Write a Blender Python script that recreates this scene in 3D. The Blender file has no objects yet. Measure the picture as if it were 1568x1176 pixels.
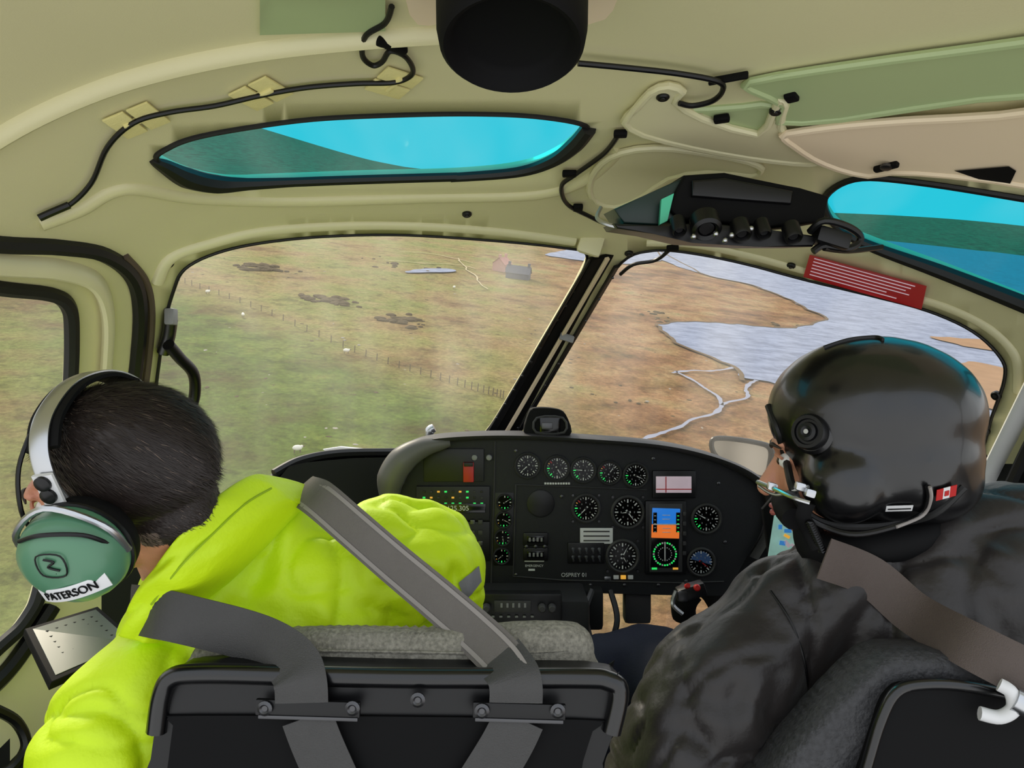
import bpy, bmesh, math, random
from mathutils import Vector, Matrix, noise
from mathutils.geometry import delaunay_2d_cdt
random.seed(7)
V=Vector
K=1132.4
def P(u,v,d): return V(((u-784)/K*d, d, (588-v)/K*d))
# ---------- aircraft attitude (banked / nose down) -----------
up=V((.114,-.277,1)).normalized()
fw=(V((0,1,0))-up*up.y).normalized()
rt=fw.cross(up).normalized()
M=Matrix((rt,fw,up)); M4=M.to_4x4(); H=35.0
def gp(u,v,h=0.0):
    r=M@V(((u-784)/K,1,(588-v)/K))
    t=-(H-h)/r.z
    return r*t
# ---------- materials ----------
def lin(c):
    return tuple((x/255/12.92 if x/255<=.04045 else ((x/255+.055)/1.055)**2.4) for x in c)
def mat(name,col,rough=.5,metal=0,var=.08,scale=12,bump=0,bscale=300,coat=0,emit=0,sheen=0,stretch=None,spec=.5):
    m=bpy.data.materials.new(name); m.use_nodes=True
    nt=m.node_tree; n=nt.nodes; l=nt.links; b=n['Principled BSDF']
    c=lin(col)
    tc=n.new('ShaderNodeTexCoord')
    src=tc.outputs['Object']
    if stretch:
        mp=n.new('ShaderNodeMapping'); mp.inputs['Scale'].default_value=stretch; l.new(src,mp.inputs[0]); src=mp.outputs[0]
    nz=n.new('ShaderNodeTexNoise'); nz.inputs['Scale'].default_value=scale; nz.inputs['Detail'].default_value=6
    l.new(src,nz.inputs['Vector'])
    mx=n.new('ShaderNodeMix'); mx.data_type='RGBA'
    mx.inputs[6].default_value=(*[x*(1-var) for x in c],1); mx.inputs[7].default_value=(*[min(1,x*(1+var)) for x in c],1)
    l.new(nz.outputs['Fac'],mx.inputs[0]); l.new(mx.outputs[2],b.inputs['Base Color'])
    b.inputs['Roughness'].default_value=rough; b.inputs['Metallic'].default_value=metal
    b.inputs['Coat Weight'].default_value=coat; b.inputs['Specular IOR Level'].default_value=spec
    if sheen: b.inputs['Sheen Weight'].default_value=sheen
    if emit:
        l.new(mx.outputs[2],b.inputs['Emission Color']); b.inputs['Emission Strength'].default_value=emit
    if bump:
        n2=n.new('ShaderNodeTexNoise'); n2.inputs['Scale'].default_value=bscale; n2.inputs['Detail'].default_value=3
        l.new(src,n2.inputs['Vector'])
        bp=n.new('ShaderNodeBump'); bp.inputs['Strength'].default_value=bump; bp.inputs['Distance'].default_value=.002
        l.new(n2.outputs['Fac'],bp.inputs['Height']); l.new(bp.outputs[0],b.inputs['Normal'])
    return m
cream=mat('cream_headliner',(214,208,164),.36,var=.08,scale=3,bump=.08,bscale=500)
cream2=mat('cream_trim',(220,214,174),.34,var=.05,scale=5)
pinkish=mat('headliner_cover',(234,214,182),.38,var=.05,scale=4)
greenish=mat('green_grey_trim',(170,186,136),.38,var=.06,scale=4)
black=mat('black_plastic',(8,8,10),.4,var=.2,spec=.4)
blackm=mat('black_matte',(4,4,5),.75,var=.2,spec=.2)
rubber=mat('black_rubber_seal',(9,9,9),.55,var=.2)
panelm=mat('panel_charcoal',(20,21,24),.6,var=.12,bump=.2,bscale=900,spec=.4)
hoodm=mat('glareshield_grey',(52,51,52),.55,var=.1,bump=.2,bscale=700)
dark=mat('dark_interior',(14,15,16),.7,var=.2)
white=mat('white_marking',(215,215,215),.5,var=.02)
silver=mat('brushed_metal',(190,192,195),.3,metal=1,var=.05)
steel=mat('dark_steel',(90,90,92),.4,metal=1,var=.05)
red=mat('red_placard',(196,50,52),.5,var=.05)
redb=mat('red_button',(180,20,18),.4,var=.05)
velcro=mat('pale_tape',(226,216,150),.7,var=.08,scale=60,bump=.3)
hivis=mat('hivis_yellow_fabric',(200,232,8),.55,var=.12,scale=7,bump=.3,bscale=200,emit=.03)
hivis2=mat('hivis_seam',(150,182,8),.7,var=.06)
refl=mat('reflective_tape',(130,130,132),.45,var=.05,bump=.2)
belt=mat('seatbelt_webbing',(104,99,95),.7,var=.06,scale=80,bump=.5,bscale=900)
belt2=mat('seatbelt_dark_webbing',(62,61,60),.6,var=.08,scale=80,bump=.5,bscale=900)
belt3=mat('seatbelt_brown_webbing',(80,69,63),.65,var=.06,scale=80,bump=.5,bscale=900)
beltedge=mat('belt_edge_stripe',(140,134,130),.65,var=.04)
tweed=mat('grey_tweed',(132,129,118),.9,var=.85,scale=230,bump=1,bscale=260,spec=.2)
jacket=mat('charcoal_jacket_nylon',(33,29,28),.46,var=.15,scale=9,bump=.3,bscale=140,sheen=.1,spec=.45)
navy=mat('navy_trousers',(18,24,46),.8,var=.15,bump=.3)
skin=mat('skin',(200,140,112),.5,var=.08,scale=25,bump=.25,bscale=400)
skin2=mat('skin_flushed',(196,134,106),.5,var=.14,scale=40,bump=.3,bscale=400)
lipm=mat('lips',(170,90,85),.45,var=.05)
hairm=mat('dark_brown_hair',(40,31,27),.55,var=.3,scale=60)
hairg=mat('greying_hair',(110,94,82),.6,var=.3,scale=60)
cupg=mat('headset_green',(80,128,98),.38,var=.07,scale=10,coat=.15)
helm=mat('helmet_black',(8,8,10),.29,var=.1,coat=.2,spec=.6)
eyew=mat('eye_white',(230,228,222),.2,var=.02)
iris=mat('iris_brown',(60,45,30),.2,var=.1)
screenb=mat('screen_blue',(30,100,180),.3,var=.05,emit=.8)
screeno=mat('screen_orange',(200,100,40),.3,var=.05,emit=.8)
screenk=mat('screen_black',(5,6,7),.15,var=.05)
screeng=mat('screen_green',(40,200,90),.3,var=.05,emit=.8)
screenw=mat('screen_pale',(195,175,185),.3,var=.12,scale=40,emit=.3)
amber=mat('amber_text',(220,160,60),.4,var=.05,emit=.6)
mapm=mat('map_screen',(140,180,170),.3,var=.4,scale=30,emit=.4)
mapb=mat('map_blue',(60,130,200),.3,var=.1,emit=.4)
tabs=mat('tablet_screen',(92,102,96),.3,var=.2,scale=14)
bluem=mat('instrument_blue',(60,90,140),.4,var=.1)
seatmesh=mat('seat_mesh_fabric',(46,46,48),.6,var=.95,scale=170,bump=1,bscale=200)
# ---------- mesh helpers ----------
class MB:
    def __init__(s): s.v=[];s.f=[];s.m=[];s.mats=[]
    def add(s,vf,mt):
        vs,fs=vf; o=len(s.v)
        if mt not in s.mats: s.mats.append(mt)
        k=s.mats.index(mt)
        s.v+= [tuple(p) for p in vs]
        for f in fs: s.f.append([i+o for i in f]); s.m.append(k)
        return s
    def build(s,name,parent=None,angle=38,fixn=True):
        me=bpy.data.meshes.new(name); me.from_pydata(s.v,[],s.f)
        for m in s.mats: me.materials.append(m)
        me.polygons.foreach_set('material_index',s.m)
        if fixn:
            bm=bmesh.new(); bm.from_mesh(me); bmesh.ops.recalc_face_normals(bm,faces=bm.faces); bm.to_mesh(me); bm.free()
        me.shade_smooth()
        me.set_sharp_from_angle(angle=math.radians(angle))
        o=bpy.data.objects.new(name,me); bpy.context.scene.collection.objects.link(o)
        if parent: o.parent=parent
        return o
def empty(name):
    o=bpy.data.objects.new(name,None); o.empty_display_size=.1; bpy.context.scene.collection.objects.link(o); return o
def one(name,vf,mt,parent=None,**k): return MB().add(vf,mt).build(name,parent,**k)
def cr(pts,n=8,closed=False):
    pts=[V(p) for p in pts]; N=len(pts); out=[]
    rng=range(N) if closed else range(N-1)
    for i in rng:
        if closed: a,b,c,d=pts[(i-1)%N],pts[i],pts[(i+1)%N],pts[(i+2)%N]
        else: a,b,c,d=pts[max(i-1,0)],pts[i],pts[i+1],pts[min(i+2,N-1)]
        for k in range(n):
            t=k/n
            out.append(.5*((2*b)+(c-a)*t+(2*a-5*b+4*c-d)*t*t+(3*b-a-3*c+d)*t**3))
    if not closed: out.append(pts[-1].copy())
    return out
def frames(pts,closed,upv=None):
    N=len(pts); T=[]
    for i in range(N):
        if closed: t=pts[(i+1)%N]-pts[(i-1)%N]
        else: t=pts[min(i+1,N-1)]-pts[max(i-1,0)]
        T.append(t.normalized() if t.length>1e-9 else V((0,0,1)))
    res=[]
    n=(upv or V((0,-1,0))); 
    if abs(n.dot(T[0]))>.95: n=V((1,0,.2))
    for i in range(N):
        if upv and abs(upv.dot(T[i]))<.95: n=upv
        n=(n-T[i]*n.dot(T[i])).normalized(); res.append((n,T[i].cross(n)))
    return res
def g_tube(pts,r,seg=10,closed=False,flat=1.0,upv=None,sm=6):
    pp=cr(pts,sm,closed) if sm else [V(p) for p in pts]
    N=len(pp); rr=r if isinstance(r,(list,tuple)) else None
    fr=frames(pp,closed,upv); vs=[];fs=[]
    for i,p in enumerate(pp):
        if rr:
            x=i/(N-1)*(len(rr)-1); a=int(min(x,len(rr)-2)); R=rr[a]+(rr[a+1]-rr[a])*(x-a)
        else: R=r
        n,b=fr[i]
        for k in range(seg):
            t=2*math.pi*k/seg; vs.append(p+n*math.cos(t)*R*flat+b*math.sin(t)*R)
    M_=N if closed else N-1
    for i in range(M_):
        j=(i+1)%N
        for k in range(seg):
            q=(k+1)%seg; fs.append([i*seg+k,i*seg+q,j*seg+q,j*seg+k])
    if not closed:
        fs.append(list(range(seg))[::-1]); fs.append([(N-1)*seg+k for k in range(seg)])
    return vs,fs
def g_lathe(c,axis,prof,seg=32):
    axis=V(axis).normalized(); a=axis.orthogonal().normalized(); b=axis.cross(a); vs=[];fs=[]; c=V(c)
    for (r,h) in prof:
        for k in range(seg):
            t=2*math.pi*k/seg; vs.append(c+axis*h+(a*math.cos(t)+b*math.sin(t))*max(r,1e-5))
    for i in range(len(prof)-1):
        for k in range(seg):
            q=(k+1)%seg; fs.append([i*seg+k,i*seg+q,(i+1)*seg+q,(i+1)*seg+k])
    fs.append(list(range(seg))); fs.append([(len(prof)-1)*seg+k for k in range(seg)])
    return vs,fs
def g_box(c,size,rot=None,bev=.003,seg=2):
    bm=bmesh.new(); bmesh.ops.create_cube(bm,size=1)
    for v in bm.verts: v.co=V((v.co.x*size[0],v.co.y*size[1],v.co.z*size[2]))
    if bev: bmesh.ops.bevel(bm,geom=list(bm.edges),offset=min(bev,min(size)*.45),segments=seg,profile=.6,affect='EDGES')
    R=rot if rot is not None else Matrix.Identity(3)
    bm.verts.index_update()
    vs=[R@v.co+V(c) for v in bm.verts]; fs=[[v.index for v in f.verts] for f in bm.faces]; bm.free()
    return vs,fs
def g_ell(c,r,rot=None,sub=3):
    bm=bmesh.new(); bmesh.ops.create_icosphere(bm,subdivisions=sub,radius=1)
    R=rot if rot is not None else Matrix.Identity(3)
    vs=[R@V((v.co.x*r[0],v.co.y*r[1],v.co.z*r[2]))+V(c) for v in bm.verts]; fs=[[v.index for v in f.verts] for f in bm.faces]; bm.free()
    return vs,fs
def g_caps(p1,r1,p2,r2,seg=20):
    p1=V(p1);p2=V(p2);ax=(p2-p1);L=ax.length; prof=[]
    for i in range(7):
        t=math.pi/2*i/6; prof.append((r1*math.sin(t),-r1*math.cos(t)))
    for i in range(7):
        t=math.pi/2*i/6; prof.append((r2*math.cos(t),L+r2*math.sin(t)))
    return g_lathe(p1,ax,prof,seg)
def g_prism(poly,ext,bev=0):
    poly=[V(p) for p in poly]; ext=V(ext); n=len(poly)
    vs=poly+[p+ext for p in poly]
    fs=[list(range(n)),[n+i for i in range(n)][::-1]]+[[i,(i+1)%n,n+(i+1)%n,n+i] for i in range(n)]
    if bev:
        bm=bmesh.new(); bv=[bm.verts.new(p) for p in vs]
        for f in fs: bm.faces.new([bv[i] for i in f])
        ed=[e for f in list(bm.faces)[:2] for e in f.edges]
        bmesh.ops.bevel(bm,geom=list(set(ed)),offset=bev,segments=3,profile=.5,affect='EDGES')
        bm.verts.index_update()
        vs=[v.co.copy() for v in bm.verts]; fs=[[v.index for v in f.verts] for f in bm.faces]; bm.free()
    return vs,fs
def g_strap(pts,w,t=.002,side=None,sm=8):
    pp=cr([p for p,s in pts],sm); ss=cr([s for p,s in pts],sm); N=len(pp); vs=[];fs=[]
    for i in range(N):
        T=(pp[min(i+1,N-1)]-pp[max(i-1,0)]).normalized(); s=ss[i]; s=(s-T*s.dot(T)).normalized(); n=T.cross(s)
        for a,b in ((-.5,-.5),(-.4,-.9),(.4,-.9),(.5,-.5),(.5,.5),(.4,.9),(-.4,.9),(-.5,.5)):
            vs.append(pp[i]+s*a*w+n*b*t)
    for i in range(N-1):
        for k in range(8): q=(k+1)%8; fs.append([i*8+k,i*8+q,i*8+8+q,i*8+8+k])
    fs.append(list(range(8))); fs.append([(N-1)*8+k for k in range(8)])
    return vs,fs
def blob(name,parts,mt,parent=None,voxel=.008,smooth=8,creases=(),nz=None,ridge=None):
    mb=MB()
    for p in parts: mb.add(p,mt)
    o=mb.build(name+'_tmp')
    r=o.modifiers.new('r','REMESH'); r.mode='VOXEL'; r.voxel_size=voxel
    s=o.modifiers.new('s','SMOOTH'); s.iterations=smooth; s.factor=.5
    dg=bpy.context.evaluated_depsgraph_get(); dg.update()
    me=bpy.data.meshes.new_from_object(o.evaluated_get(dg)); bpy.data.objects.remove(o)
    me.name=name
    me.materials.clear(); me.materials.append(mt)
    nr=[v.normal.copy() for v in me.vertices]
    if creases or nz or ridge:
        for i,v in enumerate(me.vertices):
            co=v.co.copy(); d=0
            for (pl,w,dep) in creases:
                best=9; n_=len(pl)-1; bt_=0
                for j,(a,b) in enumerate(zip(pl[:-1],pl[1:])):
                    ab=b-a; t=max(0,min(1,(co-a).dot(ab)/ab.length_squared)); q=(co-a-ab*t).length
                    if q<best: best=q; bt_=(j+t)/n_
                if best<w*3: d+=dep*math.sin(math.pi*min(1,max(0,bt_)))**.7*(math.exp(-(best/w)**2)-.55*math.exp(-((best-w*1.6)/w)**2))
            if nz:
                sc,am=nz; d-=am*(noise.noise(co*sc)+.5*noise.noise(co*sc*2.3))
            if ridge:
                sc,am=ridge; wv=noise.noise_vector(co*4)*.08; q=(co+wv)
                a=1-abs(noise.noise(V((q.x*sc,q.y*sc,q.z*sc*.6))))*2.2; b=1-abs(noise.noise(V((q.x*sc*.9+7,q.y*sc*2,q.z*sc*2.1))))*2.4
                d+=am*(max(0,a)**3+.6*max(0,b)**3)
            v.co=co-nr[i]*d
    for p in me.polygons: p.material_index=0
    me.shade_smooth()
    ob=bpy.data.objects.new(name,me); bpy.context.scene.collection.objects.link(ob)
    if parent: ob.parent=parent
    return ob
def text(name,s,size,loc,xdir,zdir,mt,parent,depth=.0004,bend=0):
    cu=bpy.data.curves.new(name,'FONT'); cu.body=s; cu.size=size; cu.align_x='CENTER'; cu.align_y='CENTER'; cu.extrude=depth
    o=bpy.data.objects.new(name,cu); bpy.context.scene.collection.objects.link(o)
    dg=bpy.context.evaluated_depsgraph_get(); me=bpy.data.meshes.new_from_object(o.evaluated_get(dg)); bpy.data.objects.remove(o)
    if bend:
        for v in me.vertices: v.co.z-=bend*v.co.x**2
    x=V(xdir).normalized(); z=V(zdir); z=(z-x*z.dot(x)).normalized()
    R=Matrix((x,z,x.cross(z))).transposed().to_4x4()
    me.transform(Matrix.Translation(loc)@R); me.materials.clear(); me.materials.append(mt)
    ob=bpy.data.objects.new(name,me); bpy.context.scene.collection.objects.link(ob); ob.parent=parent
    return ob
def hit(ob,u,v,off=.0,dflt=.9):
    bpy.context.view_layer.update()
    d=V(((u-784)/K,1,(588-v)/K)).normalized()
    ok,loc,nrm,_=ob.ray_cast(V((0,0,0)),d)
    return (loc+nrm*off,nrm) if ok else (P(u,v,dflt),V((0,-1,0)))
# ---------- canopy surface ----------
CC=V((.1,.3,-.25)); AX=1.0; BY=1.65
def Fq(p):
    q=p-CC; cz=.68 if q.z>0 else 1.05
    return abs(q.x/AX)**2.5+abs(q.y/BY)**2.5+abs(q.z/cz)**2.5
def surf(u,v,off=0.0):
    d=V(((u-784)/K,1,(588-v)/K)); a,b=.05,4
    for _ in range(32):
        m=(a+b)/2
        if Fq(d*m)<1: a=m
        else: b=m
    p=d*a
    return p-p.normalized()*off
def sN(u,v):
    a=surf(u,v); b=surf(u+4,v); c=surf(u,v+4)
    n=(b-a).cross(c-a).normalized()
    return n if n.dot(a)<0 else -n
def sm2(pts,n=6,closed=True): return [(p.x,p.y) for p in cr([V((a,b,0)) for a,b in pts],n,closed)]
def inpoly(x,y,pl):
    c=False; j=len(pl)-1
    for i in range(len(pl)):
        xi,yi=pl[i]; xj,yj=pl[j]
        if (yi>y)!=(yj>y) and x<(xj-xi)*(y-yi)/(yj-yi)+xi: c=not c
        j=i
    return c
h_over_l=sm2([(240,244),(258,226),(300,210),(380,195),(480,182),(600,176),(720,174),(820,178),(896,192),(886,214),(850,243),(795,263),(700,273),(560,277),(430,282),(350,284),(285,270)])
h_over_r=sm2([(1262,306),(1308,274),(1400,278),(1568,304),(1750,336),(1900,390),(1880,520),(1700,520),(1568,464),(1440,414),(1340,378),(1285,352)])
h_ws_l=sm2([(283,412),(330,388),(400,372),(500,362),(620,360),(760,369),(865,380),(898,390),(885,430),(838,510),(790,590),(742,664),(700,690),(610,694),(510,698),(430,722),(340,790),(270,800),(230,720),(236,620),(252,500),(266,445)],5)
h_ws_r=sm2([(952,402),(1000,384),(1060,388),(1140,404),(1230,428),(1330,452),(1420,476),(1490,508),(1532,548),(1538,580),(1518,640),(1490,720),(1420,800),(1250,820),(1050,800),(900,720),(796,690),(796,660),(850,570),(905,475)],5)
h_door_l=sm2([(-420,400),(-150,420),(0,441),(75,450),(104,468),(110,510),(107,600),(95,720),(76,820),(62,900),(45,942),(0,990),(-150,1100),(-380,1080),(-470,800),(-470,560)])
h_door_r=sm2([(1640,470),(1800,420),(2200,380),(2500,500),(2500,900),(2100,1000),(1750,900),(1640,760)])
h_chin=sm2([(860,905),(960,900),(1060,905),(1090,960),(1060,1040),(930,1060),(850,1000)])
holes=[h_over_l,h_over_r,h_ws_l,h_ws_r,h_door_l,h_door_r,h_chin]
def cdt(loops,grid,keep):
    vs=[];ed=[]
    for lp in loops:
        o=len(vs); vs+=[V(p) for p in lp]; n=len(lp); ed+=[(o+i,o+(i+1)%n) for i in range(n)]
    vs+=[V(p) for p in grid]
    r=delaunay_2d_cdt(vs,ed,[],0,1e-3)
    vo,fo=r[0],r[2]; out=[]
    for f in fo:
        cx=sum(vo[i].x for i in f)/len(f); cy=sum(vo[i].y for i in f)/len(f)
        if keep(cx,cy): out.append((list(f),cx,cy))
    return vo,out
def bbgrid(lp,st):
    xs=[p[0] for p in lp]; ys=[p[1] for p in lp]; g=[]
    y=min(ys)
    while y<max(ys):
        x=min(xs)
        while x<max(xs):
            if inpoly(x,y,lp): g.append((x+.3,y+.2))
            x+=st
        y+=st
    return g
grid=[(x+.37,y+.21) for x in range(-1000,2640,35) for y in range(-900,2200,35)]
vo,fo=cdt(holes,grid,lambda x,y: not any(inpoly(x,y,h) for h in holes))
me=bpy.data.meshes.new('cockpit_canopy_frame')
vv=[surf(p.x,p.y) for p in vo]
me.from_pydata([tuple(p) for p in vv],[],[f for f,_,_ in fo])
me.materials.append(cream); me.materials.append(dark)
for p,(f,x,y) in zip(me.polygons,fo):
    p.material_index=1 if (y>700 and x>150) or (y>1150) else 0
bm=bmesh.new(); bm.from_mesh(me)
bmesh.ops.delete(bm,geom=[v for v in bm.verts if not v.link_faces],context='VERTS')
for f in bm.faces:
    if f.normal.dot(f.calc_center_median())>0: f.normal_flip()
bm.to_mesh(me); bm.free(); me.shade_smooth()
shell=bpy.data.objects.new('cockpit_canopy_frame',me); bpy.context.scene.collection.objects.link(shell)
so=shell.modifiers.new('s','SOLIDIFY'); so.thickness=.02; so.offset=-1
def glassmat(name,tint,haze,gloss=.05):
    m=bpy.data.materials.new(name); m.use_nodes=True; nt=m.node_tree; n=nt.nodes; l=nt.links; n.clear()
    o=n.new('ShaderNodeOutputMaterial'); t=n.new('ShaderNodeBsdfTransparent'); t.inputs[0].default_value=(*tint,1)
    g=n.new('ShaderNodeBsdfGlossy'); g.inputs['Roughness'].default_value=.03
    tr=n.new('ShaderNodeBsdfTranslucent'); tr.inputs[0].default_value=(.9,.88,.8,1)  # aerial haze over the land put into the glass as a translucent veil
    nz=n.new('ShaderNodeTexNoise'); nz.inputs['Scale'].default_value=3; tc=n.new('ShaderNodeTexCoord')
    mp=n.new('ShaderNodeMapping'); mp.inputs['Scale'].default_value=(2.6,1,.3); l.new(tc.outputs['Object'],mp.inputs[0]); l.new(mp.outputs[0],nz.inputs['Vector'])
    mr=n.new('ShaderNodeMapRange'); mr.inputs[1].default_value=.35; mr.inputs[2].default_value=.75; mr.inputs[3].default_value=haze*.5; mr.inputs[4].default_value=haze*2.0
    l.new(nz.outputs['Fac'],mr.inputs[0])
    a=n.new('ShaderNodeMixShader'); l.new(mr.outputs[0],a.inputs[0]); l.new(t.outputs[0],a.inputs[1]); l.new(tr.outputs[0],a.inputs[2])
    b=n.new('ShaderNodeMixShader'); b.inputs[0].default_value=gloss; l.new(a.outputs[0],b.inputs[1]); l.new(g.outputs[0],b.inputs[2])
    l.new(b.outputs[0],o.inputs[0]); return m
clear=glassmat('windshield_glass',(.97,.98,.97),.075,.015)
teal=glassmat('teal_tinted_glass',(.0,.44,.56),.03,.02)
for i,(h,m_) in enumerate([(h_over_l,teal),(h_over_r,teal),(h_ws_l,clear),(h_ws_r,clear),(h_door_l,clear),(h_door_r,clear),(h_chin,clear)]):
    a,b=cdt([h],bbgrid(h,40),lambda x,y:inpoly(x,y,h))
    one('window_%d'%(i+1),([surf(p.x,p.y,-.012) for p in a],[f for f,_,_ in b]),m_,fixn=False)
def loop3(h,off=.002,st=2): return [surf(x,y,off) for x,y in h[::st]]
seals=empty('window_seals')
for nm,h,r in (('seal_overhead_left',h_over_l,.004),('seal_overhead_right',h_over_r,.006),('seal_windshield_left',h_ws_l,.003),('seal_windshield_right',h_ws_r,.003),('seal_door_left',h_door_l,.012),('seal_door_right',h_door_r,.012)):
    one(nm,g_tube(loop3(h),r,8,True,sm=2),rubber,seals)
one('seal_overhead_corner',g_tube([surf(*p,.002) for p in [(232,246),(250,254),(285,272),(330,282),(380,282),(450,279),(560,275),(700,271)]],[.004,.010,.016,.015,.010,.008,.008,.008],8),rubber,seals)
one('seal_overhead_inner',g_tube([surf(*p,.002) for p in [(690,272),(790,264),(845,247),(880,222),(902,196)]],[.008,.009,.011,.013,.012],8),rubber,seals)
one('seal_overhead_right_lower',g_tube([surf(*p,.002) for p in [(1285,354),(1340,380),(1440,416),(1568,466),(1700,520)]],[.006,.010,.013,.015,.015],8),rubber,seals)
ds=empty('door_1')
one('door_gap_seal',g_tube([surf(*p,.004) for p in [(-300,350),(-100,362),(0,374),(90,378),(160,390),(203,425),(214,480),(208,560),(196,640),(180,760)]],.013,8),rubber,ds)
one('door_gap_strip',g_tube([surf(*p,.002) for p in [(190,392),(222,430),(232,480),(226,560),(214,640)]],.007,8),mat('brown_grey_rubber',(84,70,60),.6),ds)  # brown-grey strip along the door gap, beside the black seal
one('door_inner_trim',g_tube([surf(*p,.008) for p in [(-300,378),(0,402),(90,410),(145,430),(165,480),(163,560),(154,660),(136,800)]],.02,10,flat=.5),cream2,ds)
one('door_handle_lower',g_tube([surf(*p,.05) for p in [(-10,1085),(25,1105),(40,1140),(20,1175),(-10,1190)]],.008,8),black,ds)
one('door_sill_strip',g_tube([surf(*p,.01) for p in [(80,930),(40,990),(0,1040),(-80,1110)]],.014,8),black,ds)
# centre post
cp=empty('windshield_center_post')
mb=MB()
for (u0,v0,u1,v1,w,m_,o) in ((925,392,768,668,.056,blackm,.012),(908,395,748,668,.018,black,.024),(930,396,774,664,.010,pinkish,.022),(944,408,793,664,.012,black,.024)):
    pts=[(surf(u0+(u1-u0)*t,v0+(v1-v0)*t,o),V((1,0,.45))) for t in (0,.25,.5,.75,1)]
    mb.add(g_strap(pts,w,.004),m_)
for i in range(13):
    t=i/12; p=surf(906+(747-906)*t,402+(662-402)*t,.029); mb.add(g_lathe(p,sN(800,500),[(.004,0),(.004,.002),(.002,.003)],10),steel)
for i in range(8):
    t=i/7; p=surf(938+(793-938)*t,425+(655-425)*t,.029); mb.add(g_lathe(p,sN(800,500),[(.003,0),(.003,.002),(.002,.003)],10),steel)
mb.build('post_strips',cp)
one('header_bracket',g_box(surf(905,372,.01),(.05,.02,.05),Matrix.Rotation(.3,3,'Y'),.01),cream2,cp)
one('post_pale_clip',g_box(surf(868,517,.03),(.035,.008,.018),Matrix.Rotation(.3,3,'Y'),.003),refl,cp)
# ---------- raised conformal trim ----------
def g_patch(poly,off,st=25,base=-.004):
    a,b=cdt([poly],bbgrid(poly,st),lambda x,y:inpoly(x,y,poly)); n=len(a)
    vs=[surf(p.x,p.y,off) for p in a]; fs=[f for f,_,_ in b]
    o=len(vs); m=len(poly)
    vs+=[surf(x,y,off) for x,y in poly]+[surf(x,y,base) for x,y in poly]
    fs+=[[o+i,o+(i+1)%m,o+m+(i+1)%m,o+m+i] for i in range(m)]
    return vs,fs
trims=[([(1205,205),(1300,192),(1400,184),(1600,172),(1800,150),(1800,330),(1600,288),(1400,262),(1330,268),(1262,250),(1215,222)],.035,pinkish),
       ([(975,165),(1010,132),(1045,140),(1040,165),(1160,205),(1190,155),(1203,160),(1198,210),(1255,248),(1180,245),(1060,225),(960,195)],.02,cream2),
       ([(1150,125),(1350,95),(1800,40),(1800,120),(1500,150),(1215,190),(1200,160)],.02,greenish),
       ([(1042,168),(1110,166),(1185,160),(1165,205),(1100,190),(1045,188)],.008,greenish),
       ([(905,300),(908,268),(935,240),(1000,226),(1090,236),(1160,252),(1150,268),(1050,262),(985,298),(940,316)],.018,cream2)]
tp=empty('roof_trim_panels')
for i,(pl,of,m_) in enumerate(trims):
    one('roof_panel_%d'%(i+1),g_patch(sm2(pl,3),of),m_,tp,angle=50)
    one('roof_panel_edge_%d'%(i+1),g_tube([surf(x,y,of-.004) for x,y in sm2(pl,3)[::2]],.006,8,True,sm=2),m_,tp)
one('roof_rib_front',g_tube([surf(*p,-.008) for p in [(-200,330),(-60,235),(60,165),(200,110),(380,70),(560,50),(720,40)]],.02,12,flat=.6),cream,tp)
one('roof_rib_window',g_tube([surf(*p,-.007) for p in [(60,340),(120,318),(190,285),(300,300),(450,305),(650,300),(820,295),(900,270),(950,225)]],.013,12),cream,tp)
one('windshield_header_lip',g_tube([surf(*p,-.004) for p in [(240,430),(262,392),(330,368),(400,352),(500,344),(620,343),(760,352),(880,368)]],.012,12),cream2,tp)
one('windshield_header_lip_right',g_tube([surf(*p,-.004) for p in [(990,370),(1060,372),(1140,388),(1230,412),(1330,438),(1430,462),(1510,498),(1556,545),(1560,600)]],.010,12),cream2,tp)
one('right_door_post',g_tube([surf(*p,.006) for p in [(1600,560),(1570,620),(1530,700),(1490,780)]],.022,12,flat=.5),mat('white_post',(222,222,220),.4),tp)
one('right_door_post_seal',g_tube([surf(*p,.012) for p in [(1640,600),(1590,660),(1550,740)]],.012,8),rubber,tp)
mb=MB()
for (u,v) in [(715,328),(258,404),(963,388),(1211,407),(1525,606),(1508,660),(1015,148),(1188,170)]:
    p=surf(u,v,.004 if v>260 else .02); n=sN(u,v); mb.add(g_lathe(p,n,[(.009,-.004),(.009,.002),(.007,.004),(.004,.004),(.004,.001)],18),black); mb.add(g_lathe(p+n*.004,n,[(.004,-.002),(.0035,.001)],10),steel)
mb.build('trim_screws',tp)
pl=empty('red_warning_placard')
rp=[(1240,390),(1419,438),(1411,474),(1230,424)]
one('placard_plate',g_patch(rp,.014,15,.010),red,pl)
mb=MB()
for i in range(6):
    t=(i+.8)/7; a=V((1240-10*t+8,390+34*t+2,0)); L=[.93,.9,.86,.9,.7,.8][i]; 
    pts=[(surf(a.x+k/6*166*L,a.y+k/6*46*L,.0155),V((0,0,1))) for k in range(7)]
    mb.add(g_strap(pts,.0018,.0004),screenw)
mb.build('placard_print',pl)
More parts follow.
